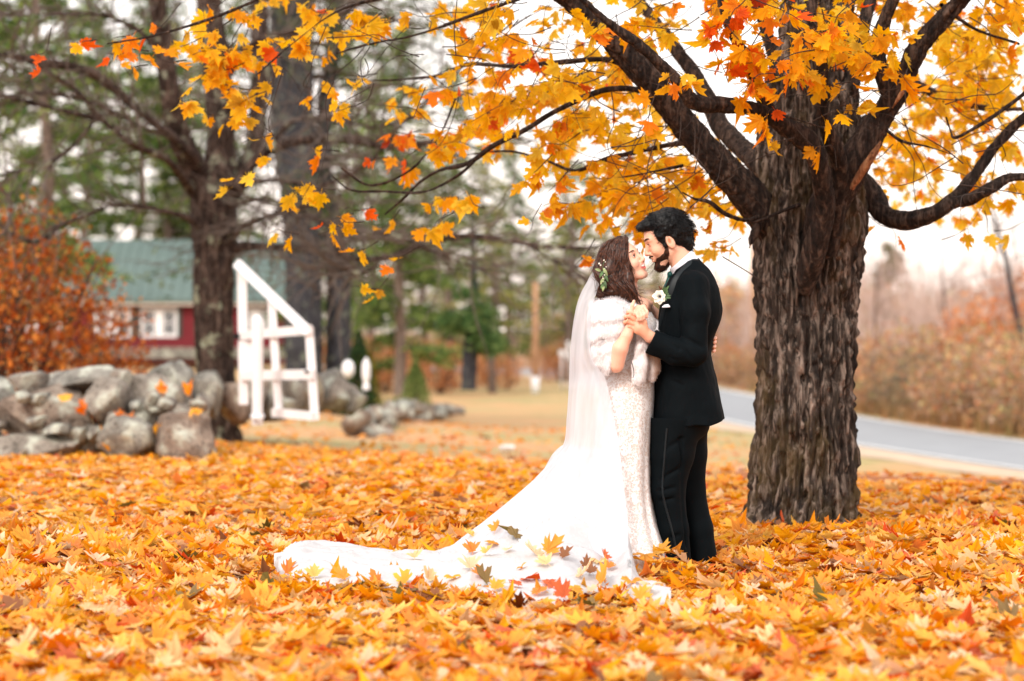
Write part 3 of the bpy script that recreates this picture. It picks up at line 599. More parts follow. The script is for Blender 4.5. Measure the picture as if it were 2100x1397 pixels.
def shrub(seed, R_=1.2, H=2.2, m=5000, colr=None, leaf=.06, stems=14, shape='round'):
    r = np.random.default_rng(seed); b = MB(); f = MB()
    for k in range(stems):
        a = r.uniform(0, 6.28); e = np.array([math.cos(a)*R_*r.uniform(.3, .9), math.sin(a)*R_*r.uniform(.3, .9), H*r.uniform(.6, .95)])
        if shape == 'cone': e = np.array([e[0]*.15, e[1]*.15, H*.9])
        P = smooth_path(np.array([[e[0]*.08, e[1]*.08, 0], e*np.array([.35, .35, .45])+r.normal(0, .05, 3), e]), 7); b.tube(P, np.linspace(.018, .004, 7), 4, cap=False)
    q = r.normal(0, 1, (m, 3)); q /= np.linalg.norm(q, axis=1)[:, None]; rad = r.random(m)**.4
    c = q*rad[:, None]
    lump = fbm(q, 1.6, 3, seed % 17)*.9+.55
    if shape == 'cone':
        z = r.random(m)**.8; rr = (1-z)**.7*R_*(.45+.6*r.random(m)); a = r.uniform(0, 6.28, m); c = np.stack([np.cos(a)*rr, np.sin(a)*rr, z*H], 1)
    else: c = c*lump[:, None]*np.array([R_, R_, H*.5]); c[:, 2] = np.abs(c[:, 2]+H*.52)
    u = r.normal(0, 1, (m, 3)); u /= np.linalg.norm(u, axis=1)[:, None]; w_ = np.cross(u, r.normal(0, 1, (m, 3))); w_ /= np.linalg.norm(w_, axis=1)[:, None]
    s = leaf*r.uniform(.6, 1.4, (m, 1))
    v = np.stack([c-u*s, c+w_*s*.5, c+u*s, c-w_*s*.5], 1).reshape(-1, 3)
    cl = np.array([x[:3] for x in colr])[r.integers(0, len(colr), m)]*r.uniform(.65, 1.25, (m, 1))
    f.add(v, np.arange(len(v)).reshape(-1, 4), c=np.repeat(cl, 4, 0))
    return b.mesh('stem'), f.mesh('foliage', False)
def vcol(name, rough=.8, trans=.25, gain=1.0):
    n = N(name); a = n.n('ShaderNodeAttribute', attribute_name='Col').outputs[0]
    b = n.bsdf(a, rough, None, Specular_IOR_Level=.15); tr = n.n('ShaderNodeBsdfTranslucent', {'Color': a})
    n.surf(n.n('ShaderNodeMixShader', {0: trans, 1: b.outputs[0], 2: tr.outputs[0]})); return n.m
M['needles'] = vcol('foliage_colour', trans=.35); 
M['bare'] = simple('bare_twigs', S(196, 170, 158), .9, .15, 3)  # pale tone carries the haze over the woods, put into the twig colour
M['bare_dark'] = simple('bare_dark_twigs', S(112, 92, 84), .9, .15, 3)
def place(name, parts, loc, s=1, rz=0, lean=(0, 0), label=None, cat='tree', group=None):
    t = empty(name, loc, 0, label=label, cat=cat, group=group); t.scale = (s, s, s); t.rotation_euler = (lean[0], lean[1], rz)
    for nm, me, mt in parts:
        if not me.materials: me.materials.append(mt)
        o = bpy.data.objects.new(nm, me); col.objects.link(o); o.parent = t
    return t
def gp(px, Y): x = (px-1050)/F*Y; return (x, Y, gz(x, Y)-.03)
PG = [pine(100+i, H=h, crown0=c0, spread=sp, nb=nb) for i, (h, c0, sp, nb) in enumerate([(14, 1.5, 3.0, 80), (16, 3.0, 2.8, 70), (11, .8, 2.3, 70)])]
PO = [pine(110, 13, 2, 2.6, 70, 90, (S(150, 150, 84), S(176, 166, 100), S(110, 124, 72)))]
def pine_parts(k, barkm='bark_far'):
    a = (PG+PO)[k]; return [('trunk', a[0], M[barkm]), ('bough', a[1], M['twig_grey']), ('crown', a[2], M['needles'])]
pl = [  # px, Y, variant, scale, label
 (-60, 46, 0, 1.0, 'green pine with drooping boughs at the left edge behind the orange shrub'),
 (95, 60, 1, 1.1, 'tall dark pine rising behind the orange shrub on the left'),
 (180, 112, 0, 1.3, 'broad green pine standing behind the teal roof'),
 (345, 116, 2, 1.7, 'dense green pine behind the ridge of the red house'),
 (470, 118, 1, 1.2, 'grey-green pine behind the red house'),
 (760, 100, 1, 1.0, 'tall pine directly behind the dark double trunk'),
 (870, 112, 3, .95, 'yellow-green pine above the small cone-shaped shrub'),
 (700, 92, 0, 1.0, 'bushy green pine filling the gap right of the second dark trunk'), (820, 86, 2, 1.2, 'dense pine above the dark arborvitae'), (925, 104, 0, 1.0, 'shaggy pine left of the small dark-trunked pine'), (1165, 118, 3, 1.1, 'olive pine between the tan pole and the bride'), (1010, 94, 3, .9, 'yellowish pine above and right of the small dark-trunked pine'),
 (1040, 122, 0, .9, 'green pine to the left of the pale utility pole'),
 (1185, 128, 2, 1.05, 'dark green pine just right of the pale utility pole'),
 (1290, 170, 3, .9, 'olive pine far behind the bride')]
for px, Y, k, s, lb in pl:
    if s: place('pine_tree', pine_parts(k), gp(px, Y), s, px*.7, label=lb, group='pines behind the wall and the field')
# background wood: trees that blend into each other
r = np.random.default_rng(5)
for k in range(20):
    px = [-250, -160, 30, 150, 280, 400, 540, 640, 720, 820, 920, 1000, 1100, 1240, 1350, -60, 90, 220, 350, 690, 780, 870, 960, 1160][k]; Y = r.uniform(135, 165) if px > 500 else r.uniform(105, 135)
    place('pine_tree', pine_parts([0, 1, 3, 2][k % 4]), gp(px, Y), r.uniform(.85, 1.15)*(1.15 if px < 500 else .72), r.uniform(0, 6), label='distant green pine merging into the wood at the back', group='distant pines merging into the wood')
BT = [bare(200+i, H=9, n0=12, tr=.12, dens=1.1) for i in range(3)]
def bare_parts(k, mt='bare_dark'): return [('trunk', BT[k][0], M[mt]), ('branch', BT[k][1], M[mt])]
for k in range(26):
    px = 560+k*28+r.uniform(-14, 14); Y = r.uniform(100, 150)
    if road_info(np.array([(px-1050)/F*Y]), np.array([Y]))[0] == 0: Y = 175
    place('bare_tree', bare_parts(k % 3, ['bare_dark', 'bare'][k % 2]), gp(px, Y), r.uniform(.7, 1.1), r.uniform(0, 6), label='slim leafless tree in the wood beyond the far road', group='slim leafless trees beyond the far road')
# ---------------------------------------------------------------- boulders
def ico(n=3):
    import bmesh
    bm = bmesh.new(); bmesh.ops.create_icosphere(bm, subdivisions=n, radius=1); V = np.array([v.co[:] for v in bm.verts]); T = np.array([[v.index for v in f.verts] for f in bm.faces]); bm.free(); return V, T
I5 = ico(5); I4 = ico(4); I3 = ico(3)
def boulder_mesh(seed, dims, cuts=13, base=I5, rough=.05):
    r = np.random.default_rng(seed); V = base[0].copy()
    V = np.sign(V)*np.abs(V)**.62; V /= np.max(np.abs(V))
    for k in range(cuts):
        nrm = r.normal(0, 1, 3); nrm /= np.linalg.norm(nrm); d = r.uniform(.62, .96); s = V@nrm-d; V -= np.where(s > 0, s*.93, 0)[:, None]*nrm
    V = V*np.array(dims)/2
    nn = V/(np.linalg.norm(V, axis=1)[:, None]+1e-9); sz = min(dims)
    V += nn*((fbm(V, 1.6/sz, 3, seed % 13)-.5)*sz*.13+(fbm(V, 8/sz, 4, seed % 11)-.5)*sz*rough*1.5)[:, None]
    return mesh_np('stone', V, base[1], True)
n = N('lichened_granite'); o = n.obj(); rnd = n.n('ShaderNodeObjectInfo').outputs['Random']
a = n.noise(3, 6, o, .65); b = n.noise(28, 4, o, .7); l = n.noise(2.4, 5, o, .7)
base1 = n.mix(rnd, S(168, 150, 134), S(160, 158, 150)); base2 = n.mix(rnd, S(98, 82, 72), S(96, 96, 90))
c = n.mix(n.ramp(a, [(.35, (0, 0, 0)), (.65, (1, 1, 1))]), base2, base1)
c = n.mix(n.ramp(b, [(.36, (1, 1, 1)), (.46, (0, 0, 0))]), c, S(58, 50, 46))
c = n.mix(n.ramp(l, [(.55, (0, 0, 0)), (.64, (1, 1, 1))]), c, S(180, 182, 168))
c = n.mix(n.ramp(n.noise(1.7, 5, n.mapping(o, (1, 1, 1.3)), .7), [(.64, (0, 0, 0)), (.74, (1, 1, 1))]), c, S(52, 50, 44))
n.bsdf(c, .9, n.bump(n.math('ADD', a, n.math('MULTIPLY', b, .4)), .7, .03), Specular_IOR_Level=.2); M['stone'] = n.m
wall = empty('stone_wall', (W(200, 940, 23).x, 23, 0), label='dry stone wall of lichened grey boulders left of the grey tree', cat='stone wall')
ST = [ # px0,px1,py0,py1,Y,depth,rot
 (-10, 178, 795, 897, 23.0, .8, .04), (22, 90, 765, 803, 23.1, .4, .1), (90, 232, 752, 806, 23.5, .9, -.12), (170, 248, 786, 872, 22.9, .5, .1), (-60, 172, 890, 956, 22.8, .9, -.02),
 (204, 304, 862, 950, 22.4, .55, .15), (320, 427, 858, 958, 22.3, .6, -.1), (226, 272, 762, 806, 23.4, .5, .1), (262, 365, 772, 838, 23.5, .8, .32), (288, 396, 745, 850, 24.4, .6, .1),
 (258, 322, 828, 900, 23.0, .5, .2), (232, 264, 812, 862, 23.1, .4, 0), (318, 395, 826, 888, 23.4, .7, .3), (-90, 10, 780, 860, 23.5, .8, 0), (-120, -30, 850, 950, 23.2, .8, 0), (140, 215, 880, 952, 23.1, .5, .1), (384, 452, 770, 850, 27.6, .7, .1), (440, 500, 790, 868, 28.0, .6, -.1), (382, 420, 800, 900, 24.6, .6, .1), (296, 350, 880, 950, 23.3, .6, 0)]
def add_stone(parent, px0, px1, py0, py1, Y, dep, rot, seed, base=I5):
    a, b = W(px0, py1, Y), W(px1, py0, Y); wd, ht = b.x-a.x, b.z-a.z
    me = boulder_mesh(seed, (wd*1.20, dep*1.1, ht*1.22), base=base)
    o = link('stone', me, M['stone'], parent); o.location = ((a.x+b.x)/2, Y+dep*.3, (a.z+b.z)/2); o.rotation_euler = (0, rot, random.uniform(-.3, .3)); return o
for i, s in enumerate(ST): add_stone(wall, *s, 40+i)
_r = np.random.default_rng(99)
for k in range(26):
    x_, y_ = _r.uniform(-60, 400), _r.uniform(795, 930); w_, h_ = _r.uniform(26, 52), _r.uniform(20, 36); add_stone(wall, x_, x_+w_, y_, y_+h_, 22.75+_r.uniform(0, .25), .35, _r.uniform(-.4, .4), 120+k, I4)
wall2 = empty('stone_wall', (W(800, 800, 34).x, 34, 0), label='low tumbled stone wall running away behind the white gate to the conical shrub', cat='stone wall')
ST2 = [(470, 545, 775, 852, 28.6, .9, .1), (500, 575, 768, 856, 29.4, .7, 0), (560, 620, 762, 846, 30.2, .8, -.1), (604, 665, 766, 850, 30.2, .8, .1), (530, 600, 815, 862, 29.0, .6, .1), (648, 700, 760, 812, 31.2, .5, .5), (660, 722, 785, 848, 30.5, .6, .5), (700, 745, 800, 850, 30.6, .6, .3), (566, 650, 800, 850, 30.8, .8, 0), (430, 490, 780, 870, 29.6, .8, 0)]
for i, s in enumerate(ST2): add_stone(wall2, *s, 70+i, I4)
r = np.random.default_rng(31)
for k in range(46):
    t = k/45; px = 732+t*188+r.normal(0, 9); Y = 37+t**1.2*24+r.uniform(-1.2, 1.2); w_ = 52*33/Y*r.uniform(.6, 1.6); gy = 698.5-(gz((px-1050)/F*Y, Y)-CH)/Y*F
    up = (0 if k % 2 else 22*33/Y*1.0); h_ = 32*33/Y*r.uniform(.6, 1.4)
    add_stone(wall2, px-w_/2, px+w_/2, gy-up-h_, gy-up+4, Y+r.uniform(-.4, .4), .6, r.uniform(-.3, .3), 90+k, I3)
# leaves caught in the wall (countable clumps are single leaves of the wall)
LVm = []
for k in range(8):
    v, t = HI[k+4]; me = mesh_np('leaf', v, t, False, np.broadcast_to(np.array(PAL[[3, 2, 1, 0][k % 4]]), (len(v), 3))); me.materials.append(M['leaf']); LVm.append(me)
for k in range(30):
    bx, by, sx_, sy_ = [(163, 830, 14, 26), (188, 935, 16, 14), (250, 860, 16, 18), (335, 880, 22, 14), (262, 858, 12, 12), (390, 795, 8, 8), (395, 845, 8, 8), (210, 900, 20, 25), (300, 945, 30, 8), (330, 800, 5, 6), (130, 815, 20, 6), (150, 950, 60, 8)][k % 12]
    p = W(bx+r.normal(0, sx_*.5), by+r.normal(0, sy_*.5), 22.35+r.uniform(0, .2)); o = bpy.data.objects.new('leaf', LVm[k % 8]); col.objects.link(o)
    o.parent = wall; o.matrix_parent_inverse = Matrix.Translation(-wall.location); s = r.uniform(.09, .14)
    o.location = p; o.scale = (s, s, s); o.rotation_euler = (r.uniform(.3, 1.8), r.uniform(-.6, .6), r.uniform(0, 6.28))

# ---------------------------------------------------------------- the grey maple behind the wall
Y2_ = 29.0; t2 = W(444, 892, Y2_)
gm = empty('maple_tree', (t2.x, Y2_, 0), label='half bare maple with lichen-spotted grey bark between the stone wall and the white gate', cat='tree')
fl2 = lambda A, L: .22*np.exp(-L/.25)+.10*np.exp(-L/.3)*np.cos(A*4)
bark_obj('trunk', WP([(444, 905, 84), (442, 840, 82), (440, 760, 80), (438, 680, 82), (438, 600, 88), (440, 520, 92), (438, 450, 98), (440, 390, 96), (452, 320, 66), (452, 240, 62), (446, 140, 60), (432, 40, 56), (425, -120, 40), (420, -350, 14)], Y2_), 420, 120, M['bark_grey'], gm, amp=.024, fq=17, fl=3, lumps=.06, flare=fl2, seed=3)
GL = [[(440, 470, 60, 29), (410, 370, 56, 28.9), (372, 290, 50, 28.7), (352, 210, 46, 28.5), (338, 120, 42, 28.4), (325, 20, 38, 28.3), (315, -120, 22, 28)],
 [(410, 390, 34, 29), (395, 320, 26, 28.6), (300, 240, 20, 28.0), (190, 150, 22, 27.6), (100, 130, 20, 27.2), (0, 112, 17, 26.8), (-120, 100, 8, 26.6)],
 [(400, 400, 22, 28.9), (345, 330, 18, 28), (270, 295, 15, 27.6), (205, 240, 13, 27.4), (160, 190, 10, 27.2), (90, 140, 8, 27)],
 [(205, 245, 12, 27.4), (120, 225, 11, 27.2), (20, 200, 10, 27), (-80, 190, 6, 27)],
 [(200, 240, 9, 27.4), (150, 300, 8, 27.2), (90, 340, 7, 27), (20, 355, 6, 27), (-60, 380, 4, 27)],
 [(455, 440, 34, 29), (500, 360, 26, 28.8), (545, 312, 24, 28.7), (610, 290, 21, 28.5), (700, 285, 19, 28.3), (800, 300, 16, 28), (900, 290, 14, 27.8), (1010, 275, 12, 27.6), (1100, 290, 6, 27.5)],
 [(455, 520, 30, 29), (500, 506, 22, 28.9), (570, 508, 19, 28.8), (650, 512, 18, 28.6), (720, 528, 17, 28.4), (790, 530, 16, 28.2), (860, 505, 15, 28), (930, 486, 14, 27.8), (1010, 487, 13, 27.6), (1080, 500, 12, 27.4), (1150, 508, 10, 27.2), (1230, 506, 8, 27), (1300, 480, 5, 27)],
 [(425, 480, 18, 28.9), (380, 445, 12, 28.6), (300, 425, 10, 28.4), (240, 420, 9, 28.3), (180, 440, 10, 28), (125, 462, 11, 27.8), (75, 495, 11, 27.6), (20, 478, 9, 27.4), (-30, 430, 8, 27.2)],
 [(700, 400, 6, 28), (640, 420, 8, 28.2), (560, 440, 10, 28.4), (490, 470, 12, 28.8), (460, 500, 14, 29)],
 [(460, 420, 18, 28.9), (540, 410, 12, 28.6), (600, 430, 9, 28.4), (700, 470, 8, 28.2), (800, 480, 7, 28), (900, 520, 6, 27.8), (1000, 560, 5, 27.6)],
 [(460, 380, 14, 28.8), (560, 370, 11, 28.4), (660, 380, 10, 28.2), (760, 330, 9, 28), (820, 260, 8, 27.8), (880, 200, 6, 27.6)],
 [(545, 312, 12, 28.7), (600, 250, 10, 28.5), (680, 240, 9, 28.3), (760, 260, 8, 28), (860, 240, 6, 27.9)],
 [(455, 170, 24, 29), (520, 90, 18, 28.8), (620, 60, 14, 28.5), (740, 10, 10, 28.2)],
 [(456, 450, 44, 29.1), (490, 370, 40, 29.3), (522, 300, 38, 29.4), (532, 180, 38, 29.5), (532, 40, 36, 29.6), (530, -120, 22, 29.8)],
 [(1080, 500, 7, 27.4), (1130, 530, 7, 27.2), (1180, 560, 6, 27), (1230, 590, 4, 27)],
 [(790, 530, 7, 28.2), (740, 560, 6, 28), (690, 540, 5, 28)],
 [(338, 120, 14, 28.4), (280, 60, 11, 28.2), (200, 30, 9, 28), (90, 30, 7, 27.8), (0, 28, 5, 27.6)],
 [(372, 290, 12, 28.7), (290, 260, 9, 28.2), (190, 210, 8, 28), (80, 190, 7, 27.8), (-20, 205, 6, 27.6)]]
for i, P in enumerate(GL): bark_obj('limb' if i in (0, 1, 5, 6) else 'branch', WP(P), 40*len(P), 22 if i else 60, M['bark_grey'], gm, amp=.006 if i else .015, fq=30, fl=5, seed=40+i, lumps=.03)
tg = MB(); r = np.random.default_rng(8)
allp = [WP(P) for P in GL]
for k in range(640):
    Q = allp[r.integers(len(allp))]; i = r.integers(1, len(Q)-1); u = r.random(); a = (Q[i]*(1-u)+Q[i+1]*u)[:3]
    d = (Q[i+1]-Q[i])[:3]; d /= np.linalg.norm(d); d = d+r.normal(0, .7, 3)+np.array([0, 0, -.1]); d /= np.linalg.norm(d); P = [a]
    for j in range(5): d = d+r.normal(0, .28, 3)+np.array([0, 0, .04]); d /= np.linalg.norm(d); P.append(P[-1]+d*r.uniform(.12, .38))
    tg.tube(smooth_path(np.array(P), 10), np.linspace(.012, .0035, 10), 3, cap=False)
    if k % 2:
        d2 = d+r.normal(0, .9, 3); d2 /= np.linalg.norm(d2); tg.tube(smooth_path(np.array([P[2], P[2]+d2*.3, P[2]+d2*.55+r.normal(0, .08, 3)]), 6), np.linspace(.006, .002, 6), 3, cap=False)
tg.build('twigs', M['twig_grey'], gm, kind='stuff')
# old vine hanging from the left limb
vn_ = MB(); vn_.tube(smooth_path(np.array([W(x, y, 27.8) for x, y in [(272, 210), (284, 250), (288, 300), (292, 350), (296, 420)]]), 20), .02, 5); vn_.build('hanging_stem', M['twig_grey'], gm)
vn_ = MB(); vn_.tube(smooth_path(np.array([W(x, y, 27.2) for x, y in [(-30, 360), (15, 400), (24, 440), (5, 480), (-30, 500)]]), 24), .022, 5); vn_.build('curled_stem', M['twig_grey'], gm)

# ---------------------------------------------------------------- big trunks behind the gate
def big_trunk(name, P, Y, label, mat, seed, boughs=0, cat='tree'):
    rows = WP(P, Y); t = empty(name, (rows[0][0], Y, gz(rows[0][0], Y)-.1), label=label, cat=cat)
    rows = np.vstack([[rows[0][0], Y, gz(rows[0][0], Y)-.3, rows[0][3]*1.15], rows])
    bark_obj('trunk', rows, 260, 60, mat, t, amp=.03, fq=12, fl=2, lumps=.08, seed=seed)
    if boughs:
        r = np.random.default_rng(seed); b = MB(); f = MB(); vv, cc = [], []
        for k in range(boughs):
            z = r.uniform(2.6, rows[-1][2]); i = np.interp(z, rows[:, 2], rows[:, 0]); a = r.uniform(0, 6.28); d = np.array([math.cos(a), math.sin(a)*.6, 0]); L = r.uniform(2, 5.5)
            pts = np.array([[i, Y, z]+d*L*s+np.array([0, 0, .12*L*s-.3*L*s*s])+r.normal(0, .08, 3)*s for s in np.linspace(0, 1, 7)])
            b.tube(smooth_path(pts, 14), np.linspace(.05, .012, 14), 5, cap=False)
            for q in range(5):
                s = r.uniform(.3, 1); p = pts[int(s*6)]; d2 = d+r.normal(0, .6, 3); b.tube(smooth_path(np.array([p, p+d2*.5, p+d2*.9+np.array([0, 0, -.15])]), 6), np.linspace(.018, .005, 6), 3, cap=False)
            m = 90; s = r.uniform(.35, 1.05, m); c = np.array([i, Y, z])+d*L*s[:, None]; c[:, 2] += .12*L*s-.3*L*s*s; c += r.normal(0, 1, (m, 3))*np.array([.35, .35, .14])
            dr = r.normal(0, 1, (m, 3)); dr /= np.linalg.norm(dr, axis=1)[:, None]; sd = np.cross(dr, r.normal(0, 1, (m, 3))); sd /= np.linalg.norm(sd, axis=1)[:, None]
            vv.append(np.stack([c-dr*.1-sd*.03, c-dr*.1+sd*.03, c+dr*.14], 1).reshape(-1, 3)); cc.append(np.repeat(np.array([S(70, 88, 50)[:3], S(104, 112, 66)[:3]])[r.integers(0, 2, m)]*r.uniform(.6, 1.3, (m, 1)), 3, 0))
        b.build('bough', M['twig_grey'], t, kind='stuff'); v = np.concatenate(vv); f.add(v, tris=np.arange(len(v)).reshape(-1, 3), c=np.concatenate(cc)); f.build('crown', M['needles'], t, smooth=False)
    return t
big_trunk('pine_tree', [(624, 800, 84), (623, 640, 78), (620, 500, 76), (612, 380, 84), (600, 250, 92), (598, 120, 92), (600, -30, 88), (605, -400, 60), (610, -900, 20)], 50, 'thick dark pine trunk rising directly behind the white gate', M['bark_pine'], 5, 44)
big_trunk('pine_tree', [(694, 800, 58), (694, 700, 54), (694, 600, 52), (690, 520, 50), (676, 440, 46), (662, 340, 40), (668, 200, 36), (690, 50, 34), (700, -300, 20)], 50.6, 'second dark pine trunk just right of the one behind the gate', M['bark_pine'], 6, 36)
0 and big_trunk('pine_tree', [(340, 760, 50), (340, 500, 54), (338, 300, 56), (335, 150, 58), (332, 0, 56), (330, -500, 30)], 44, 'lichen-grey straight trunk behind the left limb of the grey maple', M['bark_grey'], 7, 26)
0 and big_trunk('pine_tree', [(528, 800, 44), (530, 500, 46), (532, 300, 48), (530, 100, 46), (528, -400, 28)], 56, 'pale grey trunk between the grey maple and the dark pine', M['bark_grey'], 8, 26)
# short dark trunk with low green boughs in the field
t = empty('pine_tree', gp(962, 50), label='small dark-trunked pine with low green boughs at the edge of the field', cat='tree')
rows = WP([(961, 800, 34), (963, 740, 32), (966, 690, 28), (970, 640, 22), (974, 600, 18), (972, 560, 15), (970, 480, 12), (968, 380, 6)], 52)
bark_obj('trunk', rows, 120, 24, M['bark_pine'], t, amp=.02, fq=14, fl=3, seed=9)
f = MB(); r = np.random.default_rng(77); vv, cc = [], []
for cx, cy, rx, ry, m in [(960, 665, 45, 18, 700), (1000, 700, 35, 22, 500), (925, 655, 22, 14, 300), (985, 640, 30, 16, 300), (1010, 712, 20, 14, 200), (960, 600, 30, 14, 150)]:
    q = r.normal(0, .5, (m, 2)); P_ = np.array([W(cx+a*rx, cy+b*ry, 52+r.normal(0, .5)) for a, b in q])
    dr = r.normal(0, 1, (m, 3)); dr /= np.linalg.norm(dr, axis=1)[:, None]; sd = np.cross(dr, r.normal(0, 1, (m, 3))); sd /= np.linalg.norm(sd, axis=1)[:, None]
    vv.append(np.stack([P_-dr*.1-sd*.03, P_-dr*.1+sd*.03, P_+dr*.14], 1).reshape(-1, 3)); cc.append(np.repeat(np.array([S(66, 100, 56)[:3], S(110, 132, 76)[:3]])[r.integers(0, 2, m)]*r.uniform(.6, 1.3, (m, 1)), 3, 0))
v = np.concatenate(vv); f.add(v, tris=np.arange(len(v)).reshape(-1, 3), c=np.concatenate(cc)); f.build('crown', M['needles'], t, smooth=False)

# ---------------------------------------------------------------- white garden gate frame
M['white'] = simple('white_paint', S(232, 230, 232), .55, .05, 4)
GY = 26.4
M['iron'] = simple('black_iron', S(24, 30, 32), .4, .1, 9, Metallic=.7)
def board(parent, name, a, b, wpx, th=.05, dy=0.0, Ya=GY, Yb=GY):
    m = MB(); A = W(*a, Ya+dy); B = W(*b, Yb+dy); m.beam(A, B, wpx*GY/F, th, (0, -1, 0)); return m.build(name, M['white'], parent, smooth=False)
gate = empty('garden_gate', (W(560, 880, GY).x, GY, 0), label='tall white painted wooden gate with a diagonal top brace, leaning open', cat='gate')
yl, yr = 27.0, 26.1      # the gate leaf swings towards the camera on its right side
Yx = lambda px: yl+(yr-yl)*(px-490)/(640-490)
def gb(name, a, b, wpx, dy=0): return board(gate, name, a, b, wpx, .045, dy, Yx(a[0]), Yx(b[0]))
gb('post', (496, 545), (500, 830), 19); gb('upright', (556, 600), (572, 850), 16, .012); gb('upright', (634, 672), (646, 862), 17)
gb('brace', (486, 540), (634, 682), 20, -.05); gb('rail', (494, 688), (637, 676), 19, -.05); gb('rail', (496, 770), (642, 768), 20, -.05); gb('rail', (560, 846), (644, 854), 18, -.05)
gb('panel_board', (510, 700), (512, 766), 34, .03)
m = MB(); m.box(W(632, 762, Yx(632))+Vector((0, -.09, 0)), (.035, .012, .012)); m.build('latch', M['iron'], gate, smooth=False)
m = MB(); m.box(W(487, 690, Yx(490))+Vector((0, -.09, 0)), (.03, .02, .03)); m.build('hinge', M['iron'], gate, smooth=False)
gpst = empty('gate_post', (W(528, 850, 26.0).x, 26.0, 0), label='round-topped white gate post in front of the gate rails', cat='post')
m = MB(); P = [(528, 872, 11), (528, 700, 12), (528, 664, 12), (528, 654, 10.5), (528, 648, 7), (528, 645, 1)]
rows = np.array([(*W(x, y, 26.0), h*26/F) for x, y, h in P]); m.add(ringverts(rows[:, :3], rows[:, 3], 20), gridquads(len(rows), 20)); m.build('shaft', M['white'], gpst)
m = MB(); rows = np.array([(*W(528, y, 25.9), h*26/F) for y, h in [(858, 14), (850, 14), (849, 9)]]); m.add(ringverts(rows[:, :3], rows[:, 3], 16), gridquads(3, 16)); m.build('base_collar', M['white'], gpst)

# ---------------------------------------------------------------- red house
HY = 98.0; hz = W(0, 718, HY).z
house = empty('red_house', (W(380, 718, HY).x, HY, hz), label='red clapboard house with teal roof and white windows behind the orange shrub', cat='house')
n = N('red_clapboard'); o = n.obj(); f = n.noise(1.5, 4, o)
n.bsdf(n.mix(f, S(104, 20, 32), S(126, 30, 40)), .8); M['red'] = n.m
n = N('teal_metal_roof'); o = n.obj(); f = n.noise(.6, 4, o); n.bsdf(n.mix(f, S(70, 88, 84), S(98, 116, 110)), .6); M['teal'] = n.m
M['glass'] = simple('window_glass', S(60, 66, 72), .08, .1, 2); M['green_paint'] = simple('dark_green_paint', S(28, 58, 52), .6, .1, 4); M['trim'] = simple('cream_trim', S(206, 190, 176), .7, .08, 3)
x0, x1 = W(150, 0, HY).x, W(572, 0, HY).x; ze = W(0, 617, HY).z; zr = W(0, 492, HY).z; D = 7.0
m = MB(); m.box(((x0+x1)/2, HY+D/2, (hz-.6+ze)/2), ((x1-x0)/2, D/2, (ze-hz+.6)/2)); m.build('wall', M['red'], house, smooth=False)
for k in range(13):                         # clapboards proud of the wall
    z = hz+.05+k*(ze-hz-.1)/13; m = MB(); m.box(((x0+x1)/2, HY-.012, z+.06), ((x1-x0)/2+.01, .012, .06)); m.build('clapboard', M['red'], house, smooth=False)
m = MB(); th = .14
for s in (0, 1):
    ya, yb = (HY-.5, HY+D/2) if s == 0 else (HY+D+.5, HY+D/2)
    V = [(x, y, z+t) for x in (x0-.4, x1+.4) for (y, z) in ((ya, ze-.1), (yb, zr)) for t in (0, th)]
    m.add(V, [[0, 2, 6, 4], [1, 5, 7, 3], [0, 1, 3, 2], [4, 6, 7, 5], [0, 4, 5, 1], [2, 3, 7, 6]])
rf = m.build('roof', M['teal'], house, smooth=False)
m = MB()
for k in range(22): xx = x0-.3+(x1-x0+.6)*k/21; m.beam((xx, HY-.48, ze+.06), (xx, HY+D/2, zr+.17), .05, .05, (0, -1, 1))
m.build('roof_seam', M['teal'], rf, smooth=False, kind='stuff')
m = MB(); m.box(((x0+x1)/2, HY-.42, ze-.1), ((x1-x0)/2+.4, .06, .09)); m.build('eaves_board', M['trim'], house, smooth=False)
m = MB(); V = []
for xx in (x0, x1): m.add([(xx, HY, ze-.01), (xx, HY+D, ze-.01), (xx, HY+D/2, zr)], tris=[[0, 1, 2]])
m.build('gable', M['red'], house, smooth=False, kind='stuff')
for (a, b, c0, d0) in [(290, 364, 632, 692), (196, 268, 634, 692), (500, 548, 632, 690)]:
    A, B = W(a, d0, HY), W(b, c0, HY); cx, cz = (A.x+B.x)/2, (A.z+B.z)/2; wx, wz = (B.x-A.x)/2, (B.z-A.z)/2; y = HY-.03
    m = MB(); fr = .13
    for u in (-1, 0, 1): m.box((cx+u*(wx-fr/2 if u else 0), y-.02, cz), (fr/2 if u else .19, .04, wz))
    for u in (-1, 1): m.box((cx, y-.022, cz+u*(wz-fr/2)), (wx, .042, fr/2))
    wdw = m.build('window', M['white'], house, smooth=False)
    for u in (-1, 1):
        m = MB(); m.box((cx+u*wx*.5, y-.005, cz), (wx*.32, .01, wz-fr)); pn = m.build('pane', M['glass'], wdw, smooth=False)
        m = MB(); m.box((cx+u*wx*.5, y-.018, cz), (.02, .012, wz-fr)); m.box((cx+u*wx*.5, y-.019, cz), (wx*.3, .012, .02)); m.build('glazing_bar', M['white'], wdw, smooth=False)
    for u in (-1, 1):
        m = MB(); m.box((cx+u*(wx+.10), y-.01, cz), (.08, .03, wz)); m.build('shutter', M['green_paint'], house, smooth=False)
# foundation strip
m = MB(); m.box(((x0+x1)/2, HY-.3, hz-.12), ((x1-x0)/2+.3, .3, .22)); m.build('foundation', M['stone'], house, smooth=False)

